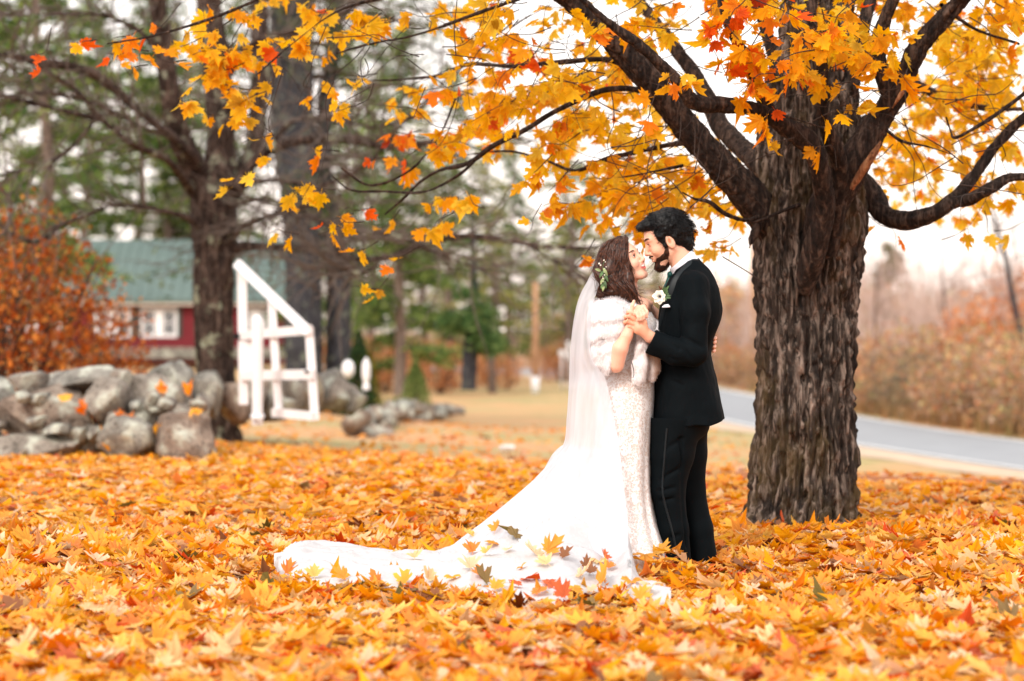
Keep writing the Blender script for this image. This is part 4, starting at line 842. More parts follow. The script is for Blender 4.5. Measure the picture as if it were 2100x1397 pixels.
# ---------------------------------------------------------------- shrubs
OR = (S(184, 92, 34), S(204, 118, 50), S(146, 70, 32), S(170, 82, 30), S(214, 140, 66), S(140, 104, 70))
sh = shrub(1, 1.25, 3.0, 3600, OR, .045, 40); sh2 = shrub(2, 1.1, 2.4, 2600, OR, .045, 34)
BO = (S(206, 140, 88), S(196, 124, 74), S(214, 160, 116), S(190, 140, 100)); sh3 = shrub(7, 1.5, 1.9, 2600, BO, .06, 20)
sp = lambda s_: [('stem', s_[0], M['twig']), ('foliage', s_[1], M['needles'])]
place('orange_shrub', sp(sh), gp(70, 29), .92, .4, label='tall rust-orange shrub behind the stone wall at the left', cat='shrub')
place('orange_shrub', sp(sh2), gp(-40, 27.5), 1.1, 2.4, label='orange shrub cut by the left edge of the picture', cat='shrub')
place('orange_shrub', sp(sh2), gp(200, 31), .72, 1.4, label='lower rust-orange shrub in front of the red house windows', cat='shrub')
GRN = (S(112, 128, 66), S(138, 152, 84), S(86, 108, 58)); c1 = shrub(3, .50, 1.45, 4200, (S(134, 152, 84), S(156, 170, 100), S(104, 128, 70)), .03, 8, 'cone')
x, y, z = gp(852, 58); place('conical_shrub', sp(c1), (x, y, z), 1.0, 0, label='small light green cone-shaped evergreen at the end of the stone wall', cat='shrub')
c2 = shrub(4, .34, 1.4, 3200, (S(52, 76, 44), S(74, 96, 48), S(40, 58, 36)), .03, 8, 'cone')
place('conical_shrub', sp(c2), gp(736, 48), 1.25, 0, label='dark green arborvitae beside the second dark pine trunk', cat='shrub')
c3 = shrub(5, .28, 1.3, 2600, (S(150, 146, 58), S(126, 124, 52), S(110, 84, 44)), .03, 8, 'cone')
place('conical_shrub', sp(c3), gp(758, 50), 1.1, 0, label='yellow-green arborvitae behind the white garden finial', cat='shrub')
c4 = shrub(6, .4, .5, 900, GRN, .03, 6); place('low_shrub', sp(c4), gp(808, 50), 1.0, 0, label='low grey-green bush among the wall stones', cat='shrub')
for px, Y, s, lb in [(905, 92, 1.1, 'orange bush in front of the far wood, left of the small pine'), (790, 96, 1.2, 'orange bush at the far road behind the arborvitae'), (1010, 100, .9, 'orange undergrowth right of the small pine'), (1150, 118, 1.0, 'rust bush near the white signs'), (700, 88, 1.1, 'rust bush glimpsed beside the dark pines')]:
    place('orange_bush', sp(sh3), gp(px, Y), s, px, label=lb, cat='bush', group='orange bushes by the far road')
# lathe finial, sign boards, pale stone
m = MB(); rows = np.array([(*W(751, yy, 41.5), h*41.5/F) for yy, h in [(800, 7), (790, 7), (785, 4), (780, 7), (765, 9), (748, 8), (738, 4), (733, 1)]]); Q = smooth_path(rows, 30)
m.add(ringverts(Q[:, :3], Q[:, 3], 16), gridquads(30, 16)); tag(m.build('garden_finial', M['white']), 'slim white turned garden ornament in front of the arborvitaes', 'ornament')
m = MB(); V, q = I4; m.add(V*np.array([.11, .11, .16])+np.array(W(714, 757, 42)), tris=q); tag(m.build('garden_globe', M['white']), 'small white globe left of the white garden finial', 'ornament')
o = link('pale_stone', boulder_mesh(5, (.26, .2, .12), base=I4), simple('pale_stone', S(226, 222, 220), .8)); p = W(1038, 838, 33); o.location = (p.x, 33, gz(p.x, 33)+.08); tag(o, 'small white stone lying alone on the grass', 'stone')
def sign(px, py0, py1, wpx, Y, label, name='roadside_sign'):
    b = W(px, 0, Y); g0 = gz(b.x, Y); t = empty(name, (b.x, Y, g0), label=label, cat='sign')
    a, c = W(px-wpx/2, py1, Y), W(px+wpx/2, py0, Y); m = MB(); m.box((b.x, Y-.04, (a.z+c.z)/2), ((c.x-a.x)/2, .02, (c.z-a.z)/2)); m.build('board', M['white'], t, smooth=False)
    m = MB(); m.tube([(b.x, Y, g0-.1), (b.x, Y, c.z)], .04, 8); m.build('post', M['white'], t)
sign(1168, 700, 738, 12, 96, 'white rectangular board beyond the field, left of the bride'); sign(1152, 718, 730, 12, 97, 'low white board left of the taller one beyond the field')
M['wood_pole'] = bark('pale_pole_wood', S(150, 112, 86), S(190, 146, 112), S(214, 176, 142), None, .6, bs=.2)
def upole(px, wpx, y0, Y, label, arms=True, mat='wood_pole'):
    b = W(px, 0, Y); g0 = gz(b.x, Y); top = W(px, y0, Y).z; t = empty('utility_pole', (b.x, Y, g0), label=label, cat='utility pole')
    m = MB(); rw = wpx*Y/F/2; m.tube([(b.x, Y, g0-.2), (b.x, Y, (g0+top)/2), (b.x, Y, top)], [rw, rw*.95, rw*.85], 16); m.build('shaft', M[mat], t)
    if arms: m = MB(); m.box((b.x, Y-.1, top-.5), (.9, .05, .06)); m.build('crossarm', M[mat], t, smooth=False)
    return t, top
upole(1098, 14, 578, 92, 'sunlit tan utility pole beyond the field, left of the bride', False)
upole(1545, 13, 470, 100, 'pale utility pole between the groom and the big maple', False)
m = MB(); b = W(1098, 752, 91.6); m.tube([(b.x, 92, gz(b.x, 92)-.1), (b.x, 92, gz(b.x, 92)+.65)], .16, 14); tag(m.build('pole_marker', M['white']), 'white sleeve at the foot of the tan utility pole', 'marker')

# ---------------------------------------------------------------- silver car on the far road
cx, cy = 10.0, 118.0; car = empty('parked_car', (cx, cy, -.9), label='silver car on the road just right of the groom, seen end on', cat='car')
M['car'] = simple('silver_car_paint', S(176, 188, 196), .3, .05, 2, Metallic=.5); M['tyre'] = simple('black_rubber', S(24, 24, 26), .9)
prof = [(-2.1, .35, .78), (-2.1, .75, .80), (-1.4, .95, .82), (-.9, 1.40, .66), (.7, 1.42, .66), (1.5, 1.0, .80), (2.15, .85, .80), (2.2, .35, .78)]
V = []
for (yy, zz, hw) in prof: V += [(cx-hw, cy+yy, zz-.9), (cx+hw, cy+yy, zz-.9)]
lo = [(-2.1, .3), (2.2, .3)]
m = MB(); q = [[2*i, 2*i+1, 2*i+3, 2*i+2] for i in range(7)]; m.add(V, q+[[0, 14, 15, 1]])
m.t.append(np.array([[0, 2*i+2, 2*i] for i in range(1, 7)]+[[0, 2, 4]][:0]+[[1, 2*i+1, 2*i+3] for i in range(1, 7)])); m.build('body', M['car'], car, smooth=False)
m = MB(); m.box((cx, cy-1.17, 1.19-.9), (.6, .02, .20), rot=Matrix.Rotation(R(-25), 3, 'X')); m.build('windscreen', M['glass'], car, smooth=False)
for u in (-1, 1):
    m = MB(); m.box((cx+u*.6, cy-2.12, .68-.9), (.14, .03, .08)); m.build('headlight', M['white'], car, smooth=False)
    for v_ in (-1.35, 1.4):
        m = MB(); m.tube([(cx+u*.70-.1, cy+v_, .33-.9), (cx+u*.70+.1, cy+v_, .33-.9)], .33, 20); m.build('wheel', M['tyre'], car)

# ---------------------------------------------------------------- woods across the road on the right
r = np.random.default_rng(14)
BL = [bare(300+i, H=5, n0=16, tr=.05, dens=1.25, up=1.1) for i in range(3)]
def scat_mesh(name, variants, spots, mat, kindlabel, cat):
    """many interlocking thickets as one mass"""
    V, Fq, Ft, C = [], [], [], []; off = 0
    for (x, y, s, a, k) in spots:
        for me in variants[k]:
            n_ = len(me.vertices); v = np.empty(n_*3, np.float32); me.vertices.foreach_get('co', v); v = v.reshape(-1, 3)*s
            ca, sa = math.cos(a), math.sin(a); v = np.stack([v[:, 0]*ca-v[:, 1]*sa+x, v[:, 0]*sa+v[:, 1]*ca+y, v[:, 2]+gz(x, y)-.05], 1)
            nl = len(me.loops); li = np.empty(nl, np.int32); me.loops.foreach_get('vertex_index', li); tt = np.empty(len(me.polygons), np.int32); me.polygons.foreach_get('loop_total', tt)
            st = np.concatenate([[0], np.cumsum(tt)[:-1]]); q = st[tt == 4]; t = st[tt == 3]
            if len(q): Fq.append(li[q[:, None]+np.arange(4)]+off)
            if len(t): Ft.append(li[t[:, None]+np.arange(3)]+off)
            V.append(v); off += n_
            if 'Col' in me.color_attributes: c = np.empty(n_*4, np.float32); me.color_attributes['Col'].data.foreach_get('color', c); C.append(c.reshape(-1, 4)[:, :3])
    Fs = ([np.concatenate(Fq)] if Fq else [])+([np.concatenate(Ft)] if Ft else [])
    return link(name, mesh_np(name, np.concatenate(V), Fs, False, np.concatenate(C) if C else None), mat, kind='stuff', label=kindlabel, cat=cat)
def spots(m, x0, x1, y0, y1, s0, s1, nv):
    out = []
    while len(out) < m:
        px = r.uniform(x0, x1); Y = r.uniform(y0, y1); x = (px-1050)/F*Y
        if road_info(np.array([x]), np.array([Y]))[0] > .8: out.append((x, Y, r.uniform(s0, s1), r.uniform(0, 6.28), int(r.integers(nv))))
    return out
def vspots(m):
    out = []
    while len(out) < m:
        px = r.uniform(1440, 2350); Y = r.uniform(34, 75); x = (px-1050)/F*Y; s_ = road_info(np.array([x]), np.array([Y]))[0]
        if .9 < s_ < 5: out.append((x, Y, r.uniform(.2, .6)*(1+(r.random() < .22)*1.1), r.uniform(0, 6.28), int(r.integers(2))))
    return out
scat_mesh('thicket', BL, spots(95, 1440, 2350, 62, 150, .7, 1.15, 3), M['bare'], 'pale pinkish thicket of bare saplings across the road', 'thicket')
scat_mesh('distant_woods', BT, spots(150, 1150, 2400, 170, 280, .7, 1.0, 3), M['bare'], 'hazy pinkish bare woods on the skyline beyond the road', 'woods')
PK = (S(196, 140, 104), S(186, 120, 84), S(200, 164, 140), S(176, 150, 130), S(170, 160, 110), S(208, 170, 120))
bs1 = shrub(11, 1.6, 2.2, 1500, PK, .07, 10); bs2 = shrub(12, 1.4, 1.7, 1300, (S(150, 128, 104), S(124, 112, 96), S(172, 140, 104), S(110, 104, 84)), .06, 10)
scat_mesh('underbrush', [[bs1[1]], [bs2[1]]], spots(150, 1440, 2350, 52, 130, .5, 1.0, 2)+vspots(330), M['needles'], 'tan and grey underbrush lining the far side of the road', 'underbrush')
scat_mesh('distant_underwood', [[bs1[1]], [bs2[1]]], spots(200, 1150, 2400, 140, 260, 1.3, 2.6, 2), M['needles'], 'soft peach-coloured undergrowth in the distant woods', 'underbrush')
# tall dry grass along the verge
m = 40000; px = r.uniform(1380, 2350, m); Y = r.uniform(36, 95, m); X = (px-1050)/F*Y; s_ = road_info(X, Y); ok = (s_ > .3) & (s_ < 9); X, Y = X[ok], Y[ok]; m = len(X)
z = ground_z(X, Y); a = r.uniform(0, 6.28, m); h = r.uniform(.25, .8, m); b = np.stack([X, Y, z], 1); sd = np.stack([np.cos(a), np.sin(a), a*0], 1)*.018; tip = b+np.stack([r.normal(0, .14, m), r.normal(0, .14, m), h], 1)
v = np.stack([b-sd, b+sd, tip], 1).reshape(-1, 3); c = np.repeat(np.array([S(190, 150, 108)[:3], S(170, 122, 82)[:3], S(140, 124, 80)[:3]])[r.integers(0, 3, m)], 3, 0)
g = MB(); g.add(v, tris=np.arange(len(v)).reshape(-1, 3), c=c); g.build('dry_grass', M['needles'], smooth=False, kind='stuff', label='tall dry tan grass along the far verge of the road', cat='grass')
ob = shrub(13, 1.0, 2.0, 1900, (S(210, 132, 76), S(196, 112, 60), S(224, 160, 110)), .05, 16)
place('orange_bush', sp(ob), gp(2000, 66), 1.5, 0, label='rounded orange-leaved bush across the road on the right', cat='bush')
place('orange_bush', sp(ob), gp(2115, 70), 1.9, 1.5, label='orange-leaved bush cut by the right edge', cat='bush')
place('orange_bush', sp(ob), gp(1500, 105), .9, 1.5, label='small orange bush beyond the car between groom and maple', cat='bush')
place('low_shrub', sp(c4), gp(2085, 54), .9, 0, label='olive green tuft on the verge below the leaning sapling', cat='bush')
lt = empty('leaning_sapling', gp(2130, 60), label='thin dark bare sapling leaning left across the road at the right edge', cat='tree')
bark_obj('trunk', WP([(2135, 880, 15), (2120, 790, 14), (2095, 690, 13), (2075, 600, 12), (2062, 530, 10), (2045, 470, 7), (2035, 430, 4), (2030, 380, 3)], 60), 80, 10, M['bark_pine'], lt, amp=.01)
t_ = MB()
for k in range(40):
    z = r.uniform(0, 1); a = np.array(W(2125-95*z, 860-460*z, 60)); d = r.normal(0, 1, 3); d[2] = abs(d[2])*.6; d /= np.linalg.norm(d)
    t_.tube(smooth_path(np.array([a, a+d*.5, a+d*1.0+r.normal(0, .15, 3)]), 6), np.linspace(.016, .005, 6), 3, cap=False)
t_.build('twigs', M['bare_dark'], lt, kind='stuff')
pf = pine(401, 9.5, 5.8, 2.3, 46, 420, (S(128, 126, 84), S(150, 142, 100), S(104, 108, 76)), .16)
place('pine_tree', [('trunk', pf[0], M['bare_dark']), ('bough', pf[1], M['bare_dark']), ('crown', pf[2], M['needles'])], gp(1820, 200), 1.0, 0, label='lone pine standing above the hazy woods right of the big maple', cat='tree')
for k, (px, Y, s, lb) in enumerate([(1500, 190, .62, 'hazy green pine in the gap between groom and big maple'), (1905, 230, .6, 'hazy pine on the skyline, first right of the lone tall pine'), (1975, 240, .66, 'hazy pine on the skyline halfway to the right edge'), (2085, 235, .7, 'hazy pine on the skyline at the right edge'), (1765, 220, .6, 'hazy pine half hidden by the big maple trunk')]):
    place('pine_tree', pine_parts(3), gp(px, Y), s*.75, k, label=lb, group='hazy pines on the skyline across the road')
for k, (px, Y, s, lb) in enumerate([(1790, 70, .55, 'slender pale sapling just right of the big maple trunk'), (1880, 78, .6, 'slender pale sapling across the road below the lone pine'), (1945, 74, .62, 'slender pale sapling left of the rounded orange bush'), (2080, 72, .7, 'slender pale sapling right of the rounded orange bush'), (1480, 120, .6, 'slender pale sapling behind the car')]):
    place('bare_tree', bare_parts(k % 3, 'bare'), gp(px, Y), s, k*1.3, label=lb, group='slender bare saplings across the road')
# ---------------------------------------------------------------- implicit-surface modelling for bodies and clothes
class Sdf:
    def __init__(s, lo, hi, h):
        s.lo = np.array(lo, float); s.h = h; s.n = np.ceil((np.array(hi)-s.lo)/h).astype(int)+1
        s.G = np.full(s.n, 1.0, np.float32); s.ax = [s.lo[i]+np.arange(s.n[i])*h for i in range(3)]
    def box(s, lo, hi):
        a = np.clip(np.floor((np.array(lo)-s.lo)/s.h).astype(int), 0, s.n); b = np.clip(np.ceil((np.array(hi)-s.lo)/s.h).astype(int)+1, 0, s.n)
        sl_ = tuple(slice(a[i], b[i]) for i in range(3))
        return sl_, np.stack(np.meshgrid(*[s.ax[i][sl_[i]] for i in range(3)], indexing='ij'), -1).astype(np.float32)
    def put(s, sl_, d, k, op):
        g = s.G[sl_]
        if d.size == 0: return
        if op == 'sub': d = -d; a, b = -g, -d; r_ = None
        if k <= 0: s.G[sl_] = np.minimum(g, d) if op == 'add' else np.maximum(g, d); return
        if op == 'add': h = np.maximum(k-np.abs(g-d), 0)/k; s.G[sl_] = np.minimum(g, d)-h*h*k*.25
        else: h = np.maximum(k-np.abs(g-d), 0)/k; s.G[sl_] = np.maximum(g, d)+h*h*k*.25
    def cone(s, a, b, ra, rb, k=.01, op='add', flat=None):
        a, b = np.array(a, float), np.array(b, float); m = max(ra, rb)+k+3*s.h
        sl_, P = s.box(np.minimum(a, b)-m, np.maximum(a, b)+m); ab = b-a; t = np.clip(((P-a)@ab)/(ab@ab+1e-12), 0, 1)
        s.put(sl_, np.linalg.norm(P-(a+t[..., None]*ab), axis=-1)-(ra+(rb-ra)*t), k, op); return s
    def chain(s, pts, rs, k=.008, op='add'):
        for i in range(len(pts)-1): s.cone(pts[i], pts[i+1], rs[i], rs[i+1], k, op)
        return s
    def ell(s, c, r, k=.01, op='add', rot=None):
        c, r = np.array(c, float), np.array(r, float); m = max(r)+k+3*s.h; sl_, P = s.box(c-m, c+m); q = P-c
        if rot is not None: q = q@np.array(rot, float)
        k0 = np.linalg.norm(q/r, axis=-1); k1 = np.linalg.norm(q/(r*r), axis=-1)+1e-9
        s.put(sl_, k0*(k0-1)/k1, k, op); return s
    def loft(s, rows, k=.01, n=2.3, op='add'):
        """rows z, xl, xr, yc, b (z ascending)"""
        r = np.array(sorted(rows)); m = .03
        sl_, P = s.box((r[:, 1].min()-m, (r[:, 3]-r[:, 4]).min()-m, r[0, 0]-m), (r[:, 2].max()+m, (r[:, 3]+r[:, 4]).max()+m, r[-1, 0]+m))
        z = P[0, 0, :, 2] if P.size else np.zeros(0)
        f = lambda c: smooth_interp(z, r[:, 0], r[:, c])[None, None, :]
        xl, xr, yc, b = f(1), f(2), f(3), f(4); a = (xr-xl)/2; cx = (xr+xl)/2
        kk = (np.abs((P[..., 0]-cx)/a)**n+np.abs((P[..., 1]-yc)/b)**n)**(1/n)
        d = (kk-1)*np.minimum(a, b)*.95
        d = np.maximum(d, np.maximum(r[0, 0]-P[..., 2], P[..., 2]-r[-1, 0])); s.put(sl_, d, k, op); return s
    def half(s, p, nrm, k=.004):
        """cut away the side nrm points to"""
        nrm = np.array(nrm, float); nrm /= np.linalg.norm(nrm); sl_, P = s.box(s.lo, s.lo+s.n*s.h); s.put(sl_, ((P-np.array(p, float))@nrm), k, 'int'); return s
    def merge(s, o, k): s.put(tuple([slice(None)]*3), o.G, k, 'add'); return s
    def wob(s, f, amp, st=(1, 1, 1), seed=0, o=2, band=.03):
        i = np.where(np.abs(s.G) < band); P = np.stack([s.ax[j][i[j]] for j in range(3)], 1)*np.array(st)
        s.G[i] += ((fbm(P, f, o, seed)-.5)*2*amp).astype(np.float32); return s
    def mesh(s):
        G = s.G; I = G < 0; n = s.n
        c = I[:-1, :-1, :-1].astype(np.int8)
        for a in (0, 1):
            for b in (0, 1):
                for d in (0, 1):
                    if a+b+d: c = c+I[a:n[0]-1+a, b:n[1]-1+b, d:n[2]-1+d]
        act = (c > 0) & (c < 8); idx = np.full(act.shape, -1, np.int32); ijk = np.argwhere(act); idx[act] = np.arange(len(ijk))
        acc = np.zeros((len(ijk), 3)); cnt = np.zeros(len(ijk))
        for axis_ in range(3):
            for u in (0, 1):
                for v in (0, 1):
                    o = np.zeros(3, int); o1, o2 = [q for q in range(3) if q != axis_]; o[o1] = u; o[o2] = v; e = np.zeros(3, int); e[axis_] = 1
                    p = ijk+o; g0 = G[p[:, 0], p[:, 1], p[:, 2]]; q = p+e; g1 = G[q[:, 0], q[:, 1], q[:, 2]]; mk = (g0 < 0) != (g1 < 0)
                    t = np.where(mk, g0/(g0-g1+1e-12), 0); pt = (o+e*t[:, None]).astype(float); acc += pt*mk[:, None]; cnt += mk
        V = s.lo+(ijk+acc/np.maximum(cnt, 1)[:, None])*s.h
        Q = []
        for ax_ in range(3):
            o1, o2 = [(1, 2), (2, 0), (0, 1)][ax_]
            sl0 = [slice(1, -1)]*3; sl0[ax_] = slice(0, -1); sl1 = list(sl0); sl1[ax_] = slice(1, None)
            sl0 = [slice(1, n[i]-1) if i != ax_ else slice(0, n[i]-1) for i in range(3)]; sl1 = [slice(1, n[i]-1) if i != ax_ else slice(1, n[i]) for i in range(3)]
            A, B = I[tuple(sl0)], I[tuple(sl1)]
            for flip in (0, 1):
                w_ = np.argwhere((A & ~B) if not flip else (~A & B))
                if not len(w_): continue
                base = w_.copy(); 
                for i in range(3):
                    if i != ax_: base[:, i] += 1
                e1 = np.zeros(3, int); e1[o1] = 1; e2 = np.zeros(3, int); e2[o2] = 1
                g = lambda p: idx[p[:, 0], p[:, 1], p[:, 2]]
                q = np.stack([g(base-e1-e2), g(base-e2), g(base), g(base-e1)], 1)
                Q.append(q if not flip else q[:, ::-1])
        return V, np.concatenate(Q)
def smooth_interp(x, xp, fp):
    """monotone-ish cubic through points"""
    if len(xp) < 3: return np.interp(x, xp, fp)
    m = np.gradient(fp, xp); i = np.clip(np.searchsorted(xp, x, 'right')-1, 0, len(xp)-2); h = xp[i+1]-xp[i]; t = np.clip((x-xp[i])/h, 0, 1)
    return (2*t**3-3*t**2+1)*fp[i]+(t**3-2*t**2+t)*h*m[i]+(-2*t**3+3*t**2)*fp[i+1]+(t**3-t**2)*h*m[i+1]
def relax(V, Q, it=2, a=.5):
    n = len(V); E = np.concatenate([Q[:, [0, 1]], Q[:, [1, 2]], Q[:, [2, 3]], Q[:, [3, 0]]])
    for _ in range(it):
        S_ = np.zeros((n, 3)); c = np.bincount(E[:, 0], minlength=n)+np.bincount(E[:, 1], minlength=n)
        for k in range(3): S_[:, k] = np.bincount(E[:, 0], V[E[:, 1], k], n)+np.bincount(E[:, 1], V[E[:, 0], k], n)
        V = V*(1-a)+a*S_/np.maximum(c, 1)[:, None]
    return V
Y0 = 11.7
def q(px, py, dy=0.0): return np.array(W(px, py, Y0+dy))
def lrow(py, xl, xr, yc, b): p0, p1 = q(xl, py), q(xr, py); return (p0[2], p0[0], p1[0], Y0+yc, b)
class Frame:
    def __init__(s, c, f, up, sc_): 
        f = np.array(f, float); f /= np.linalg.norm(f); up = np.array(up, float); up -= f*(up@f); up /= np.linalg.norm(up); l = np.cross(up, f)
        s.R = np.stack([f, l, up], 1); s.c = np.array(c, float); s.s = sc_        # columns: forward, left, up
    def w(s, x, y, z): return s.c+s.R@(np.array([x, y, z])*s.s)
    def inv(s, P): return (P-s.c)@s.R/s.s
def head(S_, Fr, male):
    e = lambda c, r, k=.012, op='add': S_.ell(Fr.w(*c), np.array(r)*Fr.s, k, op, Fr.R)
    c = lambda a, b, ra, rb, k=.008, op='add': S_.cone(Fr.w(*a), Fr.w(*b), ra*Fr.s, rb*Fr.s, k, op)
    e((-.012, 0, .036), (.098, .074, .088)); e((.034, 0, .0), (.056, .060, .082), .03); e((.026, 0, -.062), (.056, .052, .045), .025)
    c((.066, .012, -.098), (.066, -.012, -.098), .017, .017, .02)                   # chin
    c((-.01, .052, -.052), (.058, .022, -.094), .014, .014, .02); c((-.01, -.052, -.052), (.058, -.022, -.094), .014, .014, .02)   # jaw line
    for s in (-1, 1):
        e((.060, s*.036, -.030), (.024, .022, .022), .02)                            # cheek
        c((.083, s*.010, .030), (.070, s*.044, .028), .010, .009, .012)              # brow
        e((.094, s*.030, .008), (.014, .016, .012), .010, 'sub')                    # socket
        e((.0735, s*.031, .007), (.0125, .0135, .0115), .003)                        # eyeball and lids
        e((-.008, s*.073, -.018), (.020, .009, .033), .006); e((-.002, s*.083, -.012), (.011, .006, .018), .004, 'sub')   # ear
    c((.086, 0, .018), (.108, 0, -.024), .0075, .0105, .010); e((.106, 0, -.028), (.011, .011, .009), .006)   # nose
    for s in (-1, 1): e((.097, s*.0115, -.031), (.009, .0065, .007), .006)
    e((.082, 0, -.052), (.016, .026, .022), .012)                                    # muzzle
    if male:
        c((.0945, .018, -.052), (.0945, -.018, -.052), .005, .005, .004); c((.092, .014, -.067), (.092, -.014, -.067), .006, .006, .004)
        c((.100, .022, -.0585), (.100, -.022, -.0585), .0045, .0045, .004, 'sub')
    else:
        for s in (-1, 1): c((.0975, 0, -.047), (.083, s*.027, -.043), .0042, .003, .004); c((.0945, 0, -.070), (.082, s*.025, -.047), .0055, .003, .004)
        e((.091, 0, -.057), (.010, .028, .0078), .002, 'sub'); e((.082, 0, -.055), (.0155, .028, .009), .001)   # open smile, teeth
        for s in (-1, 1): e((.070, s*.034, -.030), (.020, .016, .014), .014)         # smiling cheeks
def paint(C, L, c, r, colr, soft=.5):
    d = np.linalg.norm((L-np.array(c))/np.array(r), axis=1); t = 1-sst(1-soft, 1, d); C[:] = C*(1-t[:, None])+np.array(colr[:3])*t[:, None]
n = N('skin'); a = n.n('ShaderNodeAttribute', attribute_name='Col').outputs[0]; o = n.obj(); f = n.noise(40, 4, o)
c = n.mix(n.math('MULTIPLY', f, .35), a, n.mix(1.0, a, (1, .78, .70, 1), 'MULTIPLY'))
n.bsdf(c, .48, n.bump(n.noise(260, 2, o), .12, .004), Subsurface_Weight=.12, Subsurface_Radius=(.03, .012, .006), Subsurface_Scale=.3, Specular_IOR_Level=.4); M['skin'] = n.m
def hairmat(name, c0, c1, rough=.38):
    n = N(name); o = n.obj(); f = n.noise(90, 4, o, .6); n.bsdf(n.ramp(f, [(.35, c0), (.7, c1)]), rough, None, Specular_IOR_Level=.22); return n.m
M['hair_black'] = hairmat('black_hair', S(5, 5, 6), S(16, 15, 17), .5); M['hair_brown'] = hairmat('brown_hair', S(30, 17, 14), S(88, 52, 36), .34)
M['beard'] = hairmat('brown_beard', S(22, 13, 10), S(74, 40, 24), .6)
n = N('black_suit_wool'); o = n.obj(); f = n.noise(9, 4, o)
n.bsdf(n.mix(f, S(5, 9, 12), S(10, 17, 21)), .75, n.bump(n.noise(500, 2, o), .15, .002), Specular_IOR_Level=.07); M['suit'] = n.m
M['satin'] = simple('black_satin', S(10, 20, 25), .5, .1, 8, Specular_IOR_Level=.3); M['shirt'] = simple('white_shirt', S(222, 226, 236), .8, .03, 20)
M['tie'] = simple('teal_tie', S(8, 74, 70), .5, .2, 60); M['shoe'] = simple('black_leather', S(18, 17, 18), .25); M['ring'] = simple('gold_ring', S(240, 214, 170), .2, 0, 5, Metallic=1.0)

groom = empty('person', (q(1405, 1173)[0], Y0, 0), label='groom in a black suit with short dark hair and a beard, holding the bride\'s hand', cat='person')
bride = empty('person', (q(1285, 1173)[0], Y0, 0), label='laughing bride in a white lace gown and long veil with a pale fur stole', cat='person')
def build_sdf(S_, name, mat, parent, colfn=None, it=1, **k):
    V, Q = S_.mesh(); V = relax(V, Q, it, .4); C = colfn(V) if colfn else None
    return link(name, mesh_np(name, V, Q, True, C), mat, parent, **k), V, Q
def face_parts(Fr, sides, parent, hairm, iris, openness):
    Rr = .0148
    for s in sides:
        c0 = np.array([.0735, s*.031, .007])
        P = lambda az, el: Fr.w(*(c0+Rr*np.array([math.cos(el)*math.cos(az), math.cos(el)*math.sin(az), math.sin(el)])))
        az = np.linspace(-.85, .85, 25); up = lambda a: R(6)+openness*.34*math.cos(a/.9*math.pi/2); lo = lambda a: R(4)-openness*.30*math.cos(a/.9*math.pi/2)
        if openness > .3:
            V = np.array([P(a, lo(a)+(up(a)-lo(a))*t) for a in az for t in np.linspace(0, 1, 9)]); C = []
            for a in az:
                for t in np.linspace(0, 1, 9):
                    el = lo(a)+(up(a)-lo(a))*t; d = math.hypot(a-.10*s, el-R(8)); C.append((.01, .008, .008) if d < .16 else (iris if d < .36 else (.75, .70, .68)))
            m = MB(); m.add(V, gridquads(25, 9, False), c=np.array(C)); m.build('eye', M['eye'], parent)
        m = MB(); m.tube([P(a, up(a)+.02)+0*c0 for a in az], [.0004+.0013*math.sin((a+.85)/1.7*math.pi)**.5 for a in az], 6)
        for a in az[2:-1:2]: b_ = P(a, up(a)); e_ = Fr.w(*(c0+Rr*1.35*np.array([math.cos(a), math.sin(a)*1.1, math.sin(up(a)+.25)]))); m.tube([b_, e_], [.0005, .0002], 3, cap=False)
        m.build('eyelash', hairm, parent)
        m = MB(); br = smooth_path(np.array([Fr.w(.0935, s*.014, .029), Fr.w(.0925, s*.026, .0365), Fr.w(.082, s*.043, .0365), Fr.w(.072, s*.052, .030)]), 24)
        for i in range(22):
            for j in range(6): o = np.random.default_rng(i*7+j).normal(0, .0011, 3); m.tube([br[i]+o, br[i+2]+o*1.2], [.0009, .0003], 3, cap=False)
        m.build('eyebrow', hairm, parent)
M['eye'] = vcol('eye_colour', .15, 0.0)
# ---- groom: body
G = Frame(q(1366, 492), (-.92, -.03, -.39), (-.39, 0, .92), 1.05)
S_ = Sdf(q(1275, 1190, -.34), q(1490, 420, .30), .0034)
head(S_, G, True)
S_.cone(G.w(-.03, 0, -.055), q(1414, 575), .056, .062, .02); S_.ell(q(1420, 640), (.10, .15, .17), .03); S_.ell(q(1408, 740), (.095, .13, .17), .04); S_.ell(q(1400, 850), (.10, .14, .11), .04)
S_.chain([q(1425, 590, -.17), q(1424, 722, -.215), q(1334, 692, -.245)], [.045, .034, .026], .02)
S_.chain([q(1425, 590, .17), q(1420, 735, .20), q(1300, 740, .10)], [.045, .036, .026], .02)
for s_, hx, kx, ax_, dy in ((-1, 1388, 1368, 1392, -.09), (1, 1404, 1410, 1446, .08)):
    S_.chain([q(hx, 870, dy), q(kx, 1005, dy), q(ax_, 1150, dy), q(ax_, 1168, dy)], [.075, .05, .035, .03], .02); S_.cone(q(ax_, 1176, dy), q(ax_-38, 1180, dy), .03, .024, .02)
